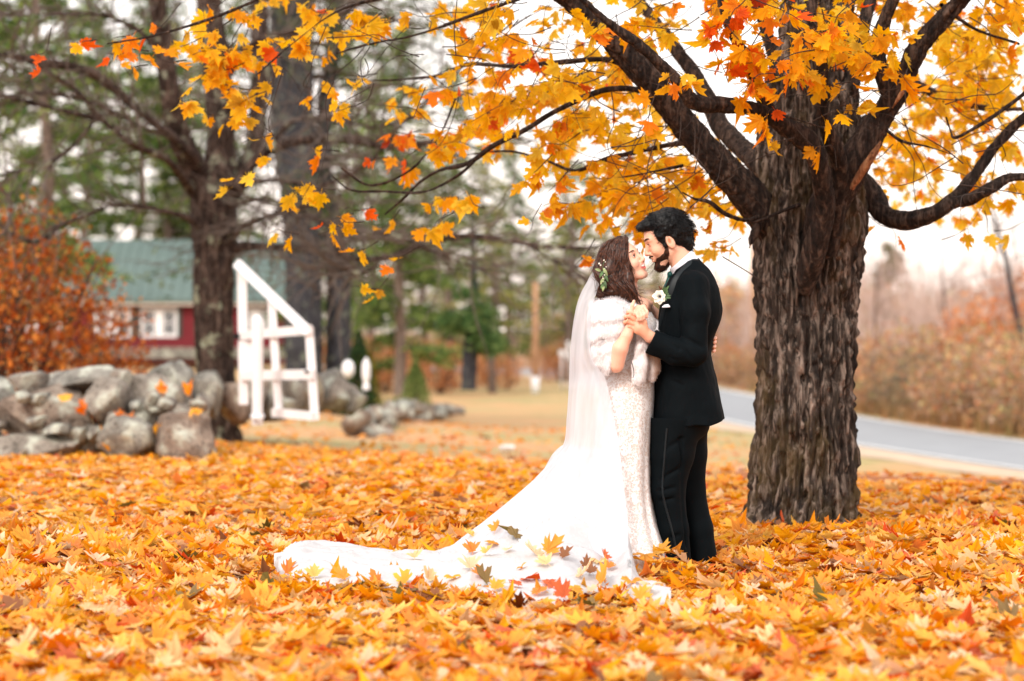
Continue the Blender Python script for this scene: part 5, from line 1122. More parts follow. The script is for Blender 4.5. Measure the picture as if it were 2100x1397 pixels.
# left hand wrapped round the bride's hand
S_.cone(q(1334, 692, -.245), q(1312, 672, -.262), .026, .030, .014); S_.cone(q(1312, 660, -.262), q(1308, 676, -.258), .026, .022, .012)
GF = [[(1311, 652, -.268), (1297, 642, -.278), (1288, 640, -.258), (1286, 645, -.232)], [(1305, 657, -.272), (1290, 649, -.280), (1282, 650, -.258), (1283, 655, -.230)],
      [(1303, 666, -.270), (1288, 659, -.278), (1281, 661, -.256), (1283, 666, -.230)], [(1305, 676, -.264), (1291, 670, -.270), (1285, 672, -.250), (1288, 676, -.228)]]
for fg in GF: S_.chain([q(*p) for p in fg], [.0105, .0095, .0085, .0075], .003)
S_.chain([q(1324, 676, -.268), q(1322, 660, -.284), q(1315, 647, -.288), q(1309, 641, -.284)], [.015, .0115, .0095, .008], .005)
SK = np.array(S(236, 186, 160)[:3])
def gcol(V):
    C = np.broadcast_to(SK, V.shape).copy(); L = G.inv(V)
    for s in (-1, 1):
        paint(C, L, (.088, s*.034, .033), (.022, .020, .0045), S(90, 62, 50), .8); paint(C, L, (.088, s*.032, .006), (.02, .018, .010), S(214, 150, 124), .8)
        paint(C, L, (-.004, s*.08, -.012), (.012, .02, .022), S(220, 130, 96), .8)
    paint(C, L, (.095, 0, -.0585), (.014, .024, .009), S(190, 110, 98), .5); paint(C, L, (.10, 0, -.028), (.03, .022, .016), S(232, 160, 132), .9)
    m = V[:, 0] < q(1345, 0)[0]; h = m & (V[:, 2] < q(0, 600)[2]); C[h] = C[h]*np.array([1, .93, .88])
    for fg in GF:
        p = q(*fg[1]); d = np.linalg.norm(V-p, axis=1); t = (1-sst(.006, .016, d))[:, None]*.4; C = C*(1-t)+np.array(S(226, 130, 108)[:3])*t
    return C
build_sdf(S_, 'body', M['skin'], groom, gcol, 1)
face_parts(G, (1, -1), groom, M['hair_black'], (.05, .03, .02), .15)
# groom hair
S_ = Sdf(q(1295, 560, -.14), q(1445, 405, .14), .0021)
e = lambda c, r, k=.012, op='add': S_.ell(G.w(*c), np.array(r)*G.s, k, op, G.R)
e((-.022, 0, .040), (.112, .089, .104)); e((.055, 0, .092), (.055, .060, .034), .02); e((-.075, 0, -.02), (.045, .066, .075), .02)
e((.105, 0, .010), (.073, .14, .074), .012, 'sub'); e((.055, 0, -.075), (.075, .14, .075), .008, 'sub')
for s in (-1, 1):
    e((-.006, s*.085, -.024), (.028, .03, .034), .006, 'sub'); e((.022, s*.070, -.005), (.011, .009, .032), .006)
S_.half(G.w(-.06, 0, -.088), G.R@np.array([.35, 0, -1]), .01)
S_.wob(60, .006, (1, 1, 1), 3, 3).wob(30, .010, (1, 1, 1), 5, 2)
_, HV, HQ = build_sdf(S_, 'hair', M['hair_black'], groom, None, 1)
hm = bpy.data.objects[_.name]
def tri_normals(V, Q):
    a = np.cross(V[Q[:, 2]]-V[Q[:, 0]], V[Q[:, 3]]-V[Q[:, 1]]); l = np.linalg.norm(a, axis=1); return a/(l[:, None]+1e-12), l
hr = np.random.default_rng(55)
def curls(V, Q, cnt, fn, wd):
    """many short curved strands as tubes; fn(p, n) -> points"""
    m = MB(); nn, l = tri_normals(V, Q); i = hr.choice(len(Q), cnt, p=l/l.sum())
    for k in i:
        p = V[Q[k]].mean(0); m.tube(fn(p, nn[k]), np.linspace(wd, wd*.4, 7), 3, cap=False)
    return m
def gcurl(p, nrm):
    L = G.inv(p[None])[0]; fl_ = G.R@np.array([.5 if L[0] > 0 else -.3, .1*np.sign(L[1]), -.5 if L[0] < 0 else -.1]); side = np.cross(nrm, fl_); side /= np.linalg.norm(side)+1e-9; fl_ /= np.linalg.norm(fl_)
    low = p[2] < q(0, 478)[2] or L[0] > .04; a0 = hr.uniform(0, 6.28); Rr = hr.uniform(.004, .010)*(.35 if low else 1); le = hr.uniform(.012, .03)*(.5 if low else 1); lift = 0 if low else hr.uniform(0, .005)
    return np.array([p-nrm*.002+fl_*le*t+side*math.sin(a0+t*4)*Rr+nrm*(lift*t*2+Rr*(1-math.cos(t*4))*.35) for t in np.linspace(0, 1, 7)])
curls(HV, HQ, 2600, gcurl, .0011).build('hair_strands', M['hair_black'], groom, kind='stuff')
# beard
S_ = Sdf(q(1305, 575, -.12), q(1420, 475, .12), .0021)
e((.024, 0, -.062), (.061, .059, .050)); e((.068, 0, -.103), (.033, .035, .026), .02); e((.084, 0, -.045), (.020, .030, .009), .006)
for s in (-1, 1): S_.cone(G.w(.012, s*.060, -.02), G.w(.02, s*.058, -.06), .010, .014, .01)
e((.080, 0, -.062), (.030, .020, .0075), .004, 'sub'); e((.078, .052, -.020), (.052, .040, .030), .010, 'sub'); e((.078, -.052, -.020), (.052, .040, .030), .010, 'sub')
e((.105, 0, -.020), (.04, .06, .016), .004, 'sub'); S_.half(G.w(.003, 0, 0), G.R@np.array([-1, 0, -.25]), .008); S_.half(G.w(0, 0, -.012), G.R@np.array([-.1, 0, 1]), .008)
S_.wob(90, .0022, (1, 1, 1), 8, 2)
o_, BV, BQ = build_sdf(S_, 'beard', M['beard'], groom, None, 1)
def bst(p, nrm):
    d = G.R@np.array([.25, 0, -.9])+nrm*.45; d /= np.linalg.norm(d); le = hr.uniform(.004, .008); return np.array([p+d*le*t for t in np.linspace(-.2, 1, 7)])
curls(BV, BQ, 2600, bst, .0006).build('beard_strands', M['beard'], groom, kind='stuff')
# jacket
S_ = Sdf(q(1300, 885, -.34), q(1495, 515, .30), .0036)
S_.loft([lrow(*t) for t in [(535, 1400, 1436, 0, .075), (550, 1383, 1452, 0, .11), (565, 1376, 1461, 0, .15), (585, 1366, 1470, 0, .18), (610, 1358, 1477, 0, .185), (640, 1351, 1481, 0, .185), (664, 1348, 1477, 0, .18), (686, 1346, 1468, 0, .175), (705, 1344, 1462, 0, .17), (724, 1343, 1459, 0, .168), (750, 1341, 1462, 0, .17), (780, 1340, 1469, 0, .18), (820, 1338, 1477, 0, .19), (858, 1337, 1485, 0, .198), (880, 1337, 1488, 0, .20)]], .01, 2.4)
SL = Sdf(q(1300, 885, -.34), q(1495, 515, .30), .0036); SL.chain([q(1424, 725, -.225), q(1385, 722, -.235), q(1300, 684, -.245)], [.061, .060, .062], .02); SL.half(q(1337, 694, -.24), (-.905, 0, .425), .002); 0 and SL.cone(q(1350, 699, -.242), q(1310, 681, -.245), .050, .050, .002, 'sub')
S_.chain([q(1424, 582, -.165), q(1428, 640, -.20), q(1424, 725, -.225)], [.060, .063, .060], .035)
S_.chain([q(1424, 585, .165), q(1428, 640, .20), q(1420, 725, .22), q(1310, 735, .12)], [.06, .062, .058, .05], .03)
S_.merge(SL, .018)
# sleeve end: cut only the forearm stub
S_.cone(q(1397, 556), q(1385, 520), .062, .075, .01, 'sub')
# hem
S_.half(q(1400, 871), (0, 0, -1), .002); S_.half(q(1449, 871), (.38, 0, -1), .002)
# folds
S_.wob(11, .0075, (1, 1, .45), 4, 2).wob(38, .0022, (1, 1, .6), 9, 2)
for a_, b_ in [((1362, 690, -.295), (1392, 716, -.292)), ((1392, 700, -.290), (1420, 740, -.29)), ((1400, 690, -.275), (1440, 712, -.275)), ((1375, 735, -.29), (1415, 752, -.285)), ((1390, 640, -.19), (1384, 700, -.185)), ((1350, 770, -.15), (1400, 790, -.19))]:
    S_.cone(q(*a_), q(*b_), .003, .003, .020, 'sub')
S_.cone(q(1393, 600, -.20), q(1378, 690, -.20), .004, .006, .012, 'sub')
build_sdf(S_, 'jacket', M['suit'], groom, None, 2)
# trousers
S_ = Sdf(q(1318, 1185, -.30), q(1490, 850, .30), .0040)
S_.chain([q(1386, 862, -.085), q(1378, 930, -.09), q(1369, 1003, -.095), q(1380, 1085, -.09), q(1389, 1168, -.085)], [.125, .105, .082, .072, .068], .02)
S_.chain([q(1400, 862, .07), q(1404, 930, .08), q(1410, 1003, .085), q(1430, 1085, .08), q(1446, 1176, .075)], [.126, .108, .084, .074, .070], .02)
S_.ell(q(1400, 870), (.13, .16, .09), .03); S_.half(q(0, 1176), (0, 0, -1), .002)
S_.wob(10, .006, (1, 1, .35), 2, 2)
for a_, b_ in [((1340, 1010, -.17), (1382, 1000, -.18)), ((1350, 985, -.18), (1395, 960, -.18)), ((1345, 1030, -.165), (1378, 1022, -.17)), ((1350, 930, -.20), (1400, 900, -.20)), ((1350, 1110, -.16), (1392, 1098, -.16)), ((1372, 1150, -.15), (1400, 1142, -.15)), ((1395, 900, -.19), (1405, 1130, -.12))]:
    S_.cone(q(*a_), q(*b_), .001, .001, .024, 'sub')
o_, TV, TQ = build_sdf(S_, 'trousers', M['suit'], groom, None, 2)
from mathutils.bvhtree import BVHTree
def bvh(V, Q): return BVHTree.FromPolygons([tuple(v) for v in V], [tuple(int(x) for x in f) for f in Q])
tb_ = bvh(TV, TQ)
def hit(tree, px, py, off=0.0):
    d = Vector(W(px, py, 10))-cam.location; d.normalize(); h = tree.ray_cast(cam.location, d, 60)
    return (None, None) if h[0] is None else (h[0]-d*off, h[1])
m = MB(); P = []
for px, py in [(1368, 878), (1365, 910), (1362, 950), (1359, 985), (1359, 1010), (1364, 1035), (1372, 1065), (1380, 1095), (1386, 1125), (1389, 1150)]:
    h_, _n = hit(tb_, px, py, .001); P.append(tuple(h_))
P = smooth_path(np.array(P), 40); m.add(ringverts(P, np.full(40, .0055), 8)*1.0, gridquads(40, 8)); m.build('side_stripe', M['satin'], groom)
for ax_, dy in ((1390, -.085), (1447, .075)):
    S2 = Sdf(q(ax_-75, 1195, dy-.08), q(ax_+35, 1140, dy+.08), .004); S2.chain([q(ax_+10, 1168, dy), q(ax_-25, 1172, dy), q(ax_-52, 1176, dy)], [.042, .040, .034], .02); S2.half((0, 0, gz(.8, 11.7)+.006), (0, 0, -1), .002)
    build_sdf(S2, 'shoe', M['shoe'], groom, None, 1)
# collar, tie, lapel, cuff, pocket square
def shell(name, pts, rads, mat, parent, sides=40, th=.004):
    P = np.array([tuple(p) for p in pts]); n_ = len(P); rads = np.array(rads, float)
    m = MB(); P2 = np.vstack([P, P[::-1]]); 
    d, U, Vv = frames(P); a = np.arange(sides)*2*math.pi/sides
    ring = lambda i, r_: P[i]+r_*(np.cos(a)[:, None]*U[i]+np.sin(a)[:, None]*Vv[i])
    V = np.concatenate([ring(i, rads[i]) for i in range(n_)]+[ring(i, rads[i]-th) for i in range(n_-1, -1, -1)]); m.add(V, gridquads(2*n_, sides)); return m.build(name, mat, parent)
shell('shirt_collar', [q(1416, 566), q(1408, 550), q(1399, 537), q(1395.5, 533)], [.080, .0765, .0725, .071], M['shirt'], groom)
S2 = Sdf(q(1355, 600, -.06), q(1395, 545, .06), .002); S2.ell(q(1374, 563), (.014, .020, .016), .004); S2.cone(q(1373, 568), q(1366, 598), .010, .020, .006); build_sdf(S2, 'tie', M['tie'], groom, None, 1)
0 and shell('shirt_cuff', [q(1360, 702, -.24), q(1342, 695, -.245)], [.042, .041], M['shirt'], groom)
m = MB(); LPt = [(1434, 533, -.02), (1420, 538, -.075), (1402, 556, -.112), (1388, 575, -.135), (1374, 605, -.135), (1361, 640, -.10), (1352, 680, -.06)]
P = smooth_path(np.array([tuple(q(*p)) for p in LPt]), 40); wv = np.interp(np.linspace(0, 1, 40), [0, .2, .45, .6, 1], [.012, .017, .024, .020, .008]); d, U, Vv = frames(P); a = np.arange(16)*2*math.pi/16
outn = np.array([-.25, -.95, .1]); outn /= np.linalg.norm(outn)
V = []
for i in range(40):
    sd = np.cross(d[i], outn); sd /= np.linalg.norm(sd); nn = np.cross(sd, d[i]); V.append(P[i]+wv[i]*np.cos(a)[:, None]*sd+.005*np.sin(a)[:, None]*nn)
m.add(np.concatenate(V), gridquads(40, 16)); m.build('lapel', M['satin'], groom)
S2 = Sdf(q(1352, 640, -.25), q(1382, 618, -.08), .0018); S2.cone(q(1360, 630, -.148), q(1372, 629, -.166), .006, .006, .002); S2.cone(q(1363, 627, -.15), q(1370, 626, -.164), .005, .005, .002); S2.half(q(0, 632), (0, 0, -1), .001)
build_sdf(S2, 'pocket_square', M['shirt'], groom, None, 0)
# boutonniere: white anemone with dark centre and greenery
bt_ = empty('boutonniere', q(1352, 607, -.13), label='white anemone boutonniere with greenery pinned to the groom\'s lapel', cat='boutonniere')
M['petal'] = simple('white_petal', S(246, 240, 226), .7, .04, 40); M['flower_eye'] = simple('dark_flower_centre', S(40, 32, 40), .6); M['green_leaf'] = simple('green_leaf', S(78, 110, 62), .6, .3, 30); M['brown_seed'] = simple('brown_seedhead', S(96, 48, 26), .8, .2, 30)
fc = Vector(q(1352, 608, -.135))
def blade(m, base, tip, wd, bend=.2, nrm=(0, -1, .2)):
    base, tip = Vector(base), Vector(tip); d = tip-base; s = d.cross(Vector(nrm)).normalized(); up = s.cross(d).normalized(); V = []
    for t in np.linspace(0, 1, 6):
        ww = wd*math.sin(math.pi*min(1, t*.9+.08))**.7; c = base+d*t+up*(bend*d.length*math.sin(t*3.1)); V += [c-s*ww+up*ww*.3, c, c+s*ww+up*ww*.3]
    m.add([tuple(v) for v in V], gridquads(6, 3, False))
for k in range(7):
    a = k*.898+.3; m = MB(); tip = fc+Vector((math.cos(a)*.036*(1 if k % 2 else .85), -.006, math.sin(a)*.036-.004)); blade(m, fc, tip, .0165, .12); m.build('petal', M['petal'], bt_)
m = MB(); V, t_q = ico(2); m.add(V*.0055+np.array(fc+Vector((.002, -.010, 0))), tris=t_q)
for k in range(12): a = k*.52; m.tube([tuple(fc+Vector((0, -.008, 0))), tuple(fc+Vector((math.cos(a)*.011, -.014, math.sin(a)*.011)))], .0008, 3)
m.build('flower_centre', M['flower_eye'], bt_)
for k, (ex, ey, wd) in enumerate([(1376, 612, .010), (1370, 596, .011), (1380, 604, .009), (1364, 588, .010), (1367, 616, .010), (1372, 586, .007)]): m = MB(); blade(m, q(1357, 606, -.12), q(ex, ey, -.14), wd, .1); m.build('leaf', M['green_leaf'], bt_)
for ex, ey in [(1356, 590), (1352, 587), (1361, 592)]: m = MB(); m.tube([q(1357, 603, -.125), q(ex, ey, -.13)], [.002, .004], 5); m.build('seed_head', M['brown_seed'], bt_)
rg = MB(); P = np.array([q(1287, 657, -.2775)+np.array([0, math.cos(a), math.sin(a)])*.0105 for a in np.linspace(0, 6.28, 20)]); rg.tube(P, .0022, 6); rg.build('wedding_ring', M['ring'], groom)
# ---------------------------------------------------------------- bride
B = Frame(q(1281, 541), (.76, -.50, .42), (-.38, 0, .90), .93)
S_ = Sdf(q(1200, 860, -.36), q(1478, 480, .34), .0030)
head(S_, B, False)
S_.cone(B.w(-.02, 0, -.05), q(1292, 625, 0), .046, .050, .02); S_.ell(q(1290, 655, 0), (.085, .16, .075), .04, 'add'); S_.cone(q(1318, 628, -.06), q(1326, 634, .12), .035, .035, .03)
S_.ell(q(1308, 672, -.05), (.06, .06, .055), .03); S_.ell(q(1308, 672, .07), (.06, .06, .055), .03); S_.ell(q(1288, 730, 0), (.085, .125, .15), .04); S_.ell(q(1284, 830, 0), (.11, .15, .12), .04)
S_.cone(q(1296, 605, -.03), q(1335, 622, .02), .012, .010, .02)
S_.chain([q(1268, 640, -.115), q(1258, 700, -.15), q(1262, 750, -.205)], [.042, .036, .035], .02)
S_.chain([q(1264, 748, -.228), q(1272, 715, -.252), q(1286, 688, -.252), q(1291, 676, -.252)], [.037, .037, .026, .022], .012)
S_.chain([q(1330, 640, .17), q(1390, 690, .24), q(1440, 700, .22), q(1456, 702, .16)], [.042, .034, .026, .024], .02)
for k, yy in enumerate((690, 698, 707, 716)): S_.chain([q(1450, yy+1, .13), q(1462, yy+1, .11), q(1467-k*.8, yy+3, .06), q(1465-k*.8, yy+5, .01)], [.011, .0095, .009, .0075], .003)
# right hand in the groom's hand
S_.cone(q(1291, 676, -.250), q(1301, 646, -.250), .021, .026, .012); S_.cone(q(1301, 646, -.250), q(1309, 634, -.255), .026, .020, .012)
S_.chain([q(1298, 655, -.262), q(1294, 640, -.272), q(1297, 627, -.272), q(1300, 618, -.268)], [.013, .011, .0092, .0075], .004)
BF = [[(1309, 630, -.262), (1320, 628, -.276), (1327, 640, -.290), (1326, 651, -.292)], [(1308, 634, -.270), (1316, 633, -.290), (1322, 645, -.302), (1320, 655, -.302)], [(1304, 640, -.275), (1311, 638, -.296), (1316, 648, -.306), (1315, 657, -.304)], [(1300, 645, -.275), (1305, 643, -.296), (1309, 651, -.304), (1309, 658, -.302)]]
for fg in BF: S_.chain([q(*p) for p in fg], [.0092, .0085, .0078, .0066], .003)
BSK = np.array(S(240, 188, 164)[:3])
def bcol(V):
    C = np.broadcast_to(BSK, V.shape).copy(); L = B.inv(V)
    for s in (-1, 1):
        paint(C, L, (.088, s*.033, .031), (.022, .020, .0045), S(120, 82, 66), .8); paint(C, L, (.088, s*.0315, .006), (.02, .020, .013), S(214, 150, 124), .9)
        paint(C, L, (.075, s*.040, -.030), (.03, .020, .018), S(238, 150, 126), .9)
    paint(C, L, (.095, 0, -.058), (.024, .034, .0165), S(206, 96, 96), .35); paint(C, L, (.096, 0, -.0545), (.022, .0265, .0070), S(250, 246, 240), .25)
    for fg in BF: p = q(*fg[3]); d = np.linalg.norm(V-p, axis=1); t = (1-sst(.004, .008, d))[:, None]*.8; C = C*(1-t)+np.array(S(120, 40, 50)[:3])*t
    # forearm: warm bounce light painted into the skin colour
    a = (V[:, 0] < q(1300, 0)[0]) & (V[:, 2] < q(0, 690)[2]); t = sst(q(0, 680)[2], q(0, 720)[2], V[:, 2])[a][:, None]; C[a] = C[a]*(1-(1-t)*np.array([.0, .08, .14])); return C
build_sdf(S_, 'body', M['skin'], bride, bcol, 1)
face_parts(B, (1, -1), bride, M['hair_brown'], (.06, .03, .015), 1.0)
# hair: base mass and wavy locks
S_ = Sdf(q(1205, 650, -.22), q(1320, 475, .22), .0026)
e = lambda c, r, k=.012, op='add': S_.ell(B.w(*c), np.array(r)*B.s, k, op, B.R)
e((-.030, 0, .036), (.108, .092, .104)); S_.ell(q(1252, 560, 0), (.070, .092, .10), .03); S_.ell(q(1258, 600, 0), (.078, .125, .045), .03)
S_.chain([q(1286, 530, -.075), q(1288, 575, -.090), q(1296, 615, -.115)], [.020, .026, .020], .02); e((.105, 0, -.015), (.075, .14, .088), .01, 'sub')
S_.wob(22, .006, (1, 1, .5), 3, 2)
build_sdf(S_, 'hair', M['hair_brown'], bride, None, 1)
m = MB(); mf = MB()
def lock(u, side, rad, mm, jit=.0, wave=1.0):
    r_ = hr
    I = lambda a, b: a+(b-a)*u
    P = [(I(1286, 1266), I(489, 490), .0), (I(1286, 1240), I(500, 503), I(-.055, -.045)), (I(1287, 1225), I(525, 530), I(-.086, -.04)), (I(1290, 1224), I(556, 562), I(-.093, -.055)), (I(1288, 1229), I(585, 592), I(-.115, -.085)), (I(1303, 1238), I(622, 612), I(-.135, -.11))]
    P = [(x+r_.normal(0, 2+jit*6*(i > 2)), y+r_.normal(0, 2+jit*6*(i > 3)), dy*(1+r_.normal(0, .06))*(1 if side < 0 else -1)) for i, (x, y, dy) in enumerate(P)]
    Q = smooth_path(np.array([tuple(q(*p)) for p in P]), 34); t = np.linspace(0, 1, 34); ph = r_.uniform(0, 1.0)+u*3; am = (.012*sst(.35, .9, t))*wave
    Q[:, 0] += am*np.sin(t*15+ph); Q[:, 2] += am*.3*np.cos(t*15+ph); Q[:, 1] += am*.6*np.sin(t*15+ph+1.3)*(-1 if side < 0 else 1)
    rr = rad*np.interp(t, [0, .1, .5, .9, 1], [.5, .9, 1.0, .8, .15]); mm.tube(Q, rr, 6, cap=False)
for k in range(300): lock(hr.random()**.9, -1, hr.uniform(.003, .0095), m, .5, 1.3)
for k in range(60): lock(hr.random()**.9, 1, hr.uniform(.004, .009), m, .5)
m.build('hair_locks', M['hair_brown'], bride, kind='stuff')
for k in range(700): lock(hr.random()**.9, -1 if k % 5 else 1, .0009, mf, .9, 1.15)
for k in range(60):
    a = q(1300+hr.normal(0, 4), 600+hr.normal(0, 14), -.12); P = [a]; d = np.array([.2, -.1, -1.0])
    for j in range(5): d = d+hr.normal(0, .5, 3); d /= np.linalg.norm(d); P.append(P[-1]+d*.014)
    mf.tube(smooth_path(np.array(P), 12), .001, 3, cap=False)
mf.build('hair_strands', M['hair_brown'], bride, kind='stuff')
# hair vine
hv = empty('hair_vine', q(1238, 560, -.12), label='sprig of green leaves and tiny white buds pinned in the bride\'s dark hair', cat='hair ornament')
m = MB(); P = smooth_path(np.array([tuple(q(*p)) for p in [(1240, 533, -.105), (1236, 550, -.115), (1240, 570, -.12), (1237, 592, -.125)]]), 16); m.tube(P, .0012, 4); m.build('stem', M['green_leaf'], hv)
M['pale_leaf'] = simple('pale_green_leaf', S(150, 164, 110), .6, .2, 30)
for k, (bx, by, ex, ey) in enumerate([(1237, 550, 1246, 566), (1239, 562, 1247, 578), (1239, 570, 1231, 582), (1239, 575, 1243, 592), (1238, 582, 1236, 598), (1237, 556, 1229, 570), (1232, 556, 1220, 552), (1238, 580, 1232, 592)]):
    m = MB(); blade(m, q(bx, by, -.125), q(ex, ey, -.135), .007, .15); m.build('leaf', M['pale_leaf'] if k % 2 == 0 else M['green_leaf'], hv)
bud = ico(1); bme = mesh_np('bud', bud[0]*.0045, bud[1], True); bme.materials.append(M['petal'])
for k in range(16):
    o = bpy.data.objects.new('bud', bme); col.objects.link(o); o.parent = hv; o.matrix_parent_inverse = Matrix.Translation(-hv.location)
    o.location = Vector(q(1238+hr.normal(0, 3.5), 534+k*3.4, -.128)); s = hr.uniform(.6, 1.2); o.scale = (s, s, s)

# ---- gown
n = N('white_lace'); o = n.obj(); v1 = n.n('ShaderNodeTexVoronoi', {'Vector': o, 'Scale': 70.0}, feature='DISTANCE_TO_EDGE').outputs[0]
v2 = n.noise(46, 3, o, .6, 1.5); v3 = n.noise(11, 3, o, .5)
pat = n.math('ADD', n.ramp(v2, [(.47, (0, 0, 0)), (.53, (1, 1, 1))]), n.ramp(v1, [(.05, (.8, .8, .8)), (.12, (0, 0, 0))])); pat = n.math('MINIMUM', pat, 1.0)
c = n.mix(pat, n.mix(v3, S(206, 188, 178), S(216, 200, 192)), S(232, 229, 229))
n.bsdf(c, .7, n.bump(pat, .7, .004), Sheen_Weight=.1); M['lace'] = n.m
n = N('white_satin_train'); o = n.obj(); v2 = n.noise(30, 3, o, .6, 1.5); pat = n.ramp(v2, [(.5, (0, 0, 0)), (.56, (1, 1, 1))])
n.bsdf(n.mix(n.math('MULTIPLY', pat, .6), S(186, 184, 186), S(196, 194, 196)), .95, n.bump(pat, .2, .003)); M['train'] = n.m
n = N('tulle_veil'); o = n.obj(); 
wv_ = n.noise(1.0, 2, n.mapping(o, (26, 26, .8)), .5)
tr = n.n('ShaderNodeBsdfTransparent'); b = n.bsdf(n.mix(wv_, S(230, 232, 238), S(238, 240, 245)), .9, None, Specular_IOR_Level=.1); tl = n.n('ShaderNodeBsdfTranslucent', {'Color': S(228, 228, 234)})
mx = n.n('ShaderNodeMixShader', {0: .4, 1: b.outputs[0], 2: tl.outputs[0]})
n.surf(n.n('ShaderNodeMixShader', {0: n.math('ADD', .40, n.math('MULTIPLY', wv_, .4)), 1: tr.outputs[0], 2: mx.outputs[0]})); M['veil'] = n.m
rows = [(640, 1262, 1336, .10), (662, 1252, 1348, .125), (690, 1242, 1347, .14), (720, 1238, 1341, .135), (750, 1234, 1340, .14), (790, 1230, 1342, .17), (830, 1226, 1341, .19), (880, 1221, 1337, .215), (950, 1212, 1335, .25), (1010, 1203, 1337, .28), (1060, 1193, 1345, .32), (1110, 1180, 1360, .40), (1150, 1168, 1370, .46), (1176, 1160, 1376, .50)]
Rw = np.array([lrow(py, a, b, 0, bb) for py, a, b, bb in rows][::-1]); nz, na = 240, 220
z = np.linspace(Rw[0, 0], Rw[-1, 0], nz); f = lambda c: smooth_interp(z, Rw[:, 0], Rw[:, c])
xl, xr, b = f(1), f(2), f(4); A = np.linspace(0, 2*math.pi, na, endpoint=False); Ag, Zg = np.meshgrid(A, z)
dn = sst(q(0, 790)[2], q(0, 1176)[2], Zg)   # 0 high .. 1 low
dn = np.clip((q(0, 790)[2]-Zg)/(q(0, 790)[2]-q(0, 1176)[2]), 0, 1)
Pn = np.stack([np.cos(Ag)*1.2, np.sin(Ag)*1.2, Zg*.5], -1)
fold = 1+dn*.045*np.sin(Ag*13+3*fbm(Pn, 1.5, 2)*2)+dn*.05*(fbm(Pn*np.array([3, 3, .6]), 1.6, 3, 4)-.5)+.012*(fbm(Pn*np.array([4, 4, 1.5]), 2, 3, 6)-.5)
cx = ((xl+xr)/2)[:, None]; a = ((xr-xl)/2)[:, None]; e_ = .9
Xg = cx+a*np.sign(np.cos(Ag))*np.abs(np.cos(Ag))**e_*(1+(fold-1)*.7); Yg = Y0+b[:, None]*np.sign(np.sin(Ag))*np.abs(np.sin(Ag))**e_*fold
gown_me = mesh_np('gown', np.stack([Xg, Yg, Zg], -1).reshape(-1, 3), gridquads(nz, na)); gown = link('gown', gown_me, M['lace'], bride)
st = [(1285, 1060, 11.62, 12.2, 1222), (1262, 985, 11.66, 12.5, 1206), (1225, 925, 11.7, 12.6, 1212), (1168, 908, 11.75, 12.65, 1226), (1138, 925, 11.78, 12.65, 1231), (1108, 973, 11.85, 12.65, 1231), (1062, 1014, 11.95, 12.65, 1227), (992, 1074, 12.05, 12.6, 1213), (925, 1124, 12.12, 12.55, 1203), (870, 1137, 12.15, 12.5, 1197), (780, 1133, 12.15, 12.5, 1196), (700, 1119, 12.2, 12.5, 1197), (645, 1113, 12.2, 12.45, 1195), (605, 1119, 12.1, 12.4, 1188), (578, 1138, 11.95, 12.2, 1174), (562, 1152, 11.75, 11.9, 1158)]
front = [(1376, 1224, 10.7, 10.85, 1238), (1345, 1208, 10.85, 11.1, 1240), (1310, 1192, 11.0, 11.5, 1236)]
stn = np.array(front+st, float); ns, nt_ = 260, 90
ss = smooth_path(np.c_[stn[:, 0]/300, stn[:, 1]/300, stn[:, 2:]], ns); ss[:, :2] *= 300
V = np.zeros((ns, nt_, 3)); T_ = np.linspace(0, 1, nt_)
for i in range(ns):
    px, rp, Yr, Yf, npy = ss[i]; Yn = F*(CH-.05)/(npy-698.5); zr = W(px, rp, Yr).z; p = 1+1.6*sst(.1, .6, zr)
    for j, t in enumerate(T_):
        if t < .18: u = t/.18; Y = Yf+(Yr-Yf)*u; zz = .02+(zr-.02)*math.sin(u*math.pi/2)**1.2
        else:
            u = (t-.18)/.82; Y = Yr+(Yn-Yr)*u; zz = .05*u+(zr)*(1-u)**p if zr > .16 else (zr*(1-u)+.055*u)
            if u > .95: zz -= (u-.95)/.05*.045
        V[i, j] = ((px-1050)/F*Y, Y, zz)
wx, wy = V[..., 0], V[..., 1]; amp = np.clip((T_-.1)*4, 0, 1)[None, :]*np.clip((1.0-T_)*8, .2, 1)[None, :]
lowz = 1-sst(.15, .5, V[..., 2]); Pn = np.stack([wx*.9, wy*2.6, wx*0], -1)
Pr = np.stack([wx*0, (wx-.55)/(np.abs(wy-12.4)+.6)*2.5, wy*.2], -1)
V[..., 2] += amp*(lowz*((1-np.abs(2*fbm(Pn, 2.6, 3, 3)-1))**2*.075-.025+(fbm(Pn, 9, 2, 4)-.5)*.02)+(1-lowz)*(fbm(Pr, 3.2, 2, 6)-.5)*.11)
V[..., 2] = np.maximum(V[..., 2], .012)
train_me = mesh_np('train', V.reshape(-1, 3), gridquads(ns, nt_, False)); train = link('train', train_me, M['train'], bride)
lv = [(551, 1227, 1232, .030), (562, 1213, 1233, .055), (580, 1203, 1230, .08), (600, 1192, 1222, .10), (625, 1183, 1214, .125), (660, 1176, 1210, .14), (700, 1171, 1208, .15), (740, 1168, 1214, .165), (770, 1167, 1236, .19), (810, 1165, 1246, .225), (860, 1162, 1256, .255), (905, 1158, 1263, .285), (930, 1143, 1266, .30), (975, 1104, 1270, .35), (1015, 1060, 1274, .40), (1072, 990, 1278, .48), (1120, 928, 1276, .56), (1160, 900, 1268, .66), (1185, 905, 1262, .74)]
L_ = np.array([(W(xl_, py, Y0).x, W(xr_, py, Y0).x, W(0, py, Y0-bb*.9).z, bb) for py, xl_, xr_, bb in lv]); nl, nk = 260, 90
tt = np.linspace(0, len(lv)-1, nl); I_ = lambda c: smooth_interp(tt, np.arange(len(lv)).astype(float), L_[:, c])
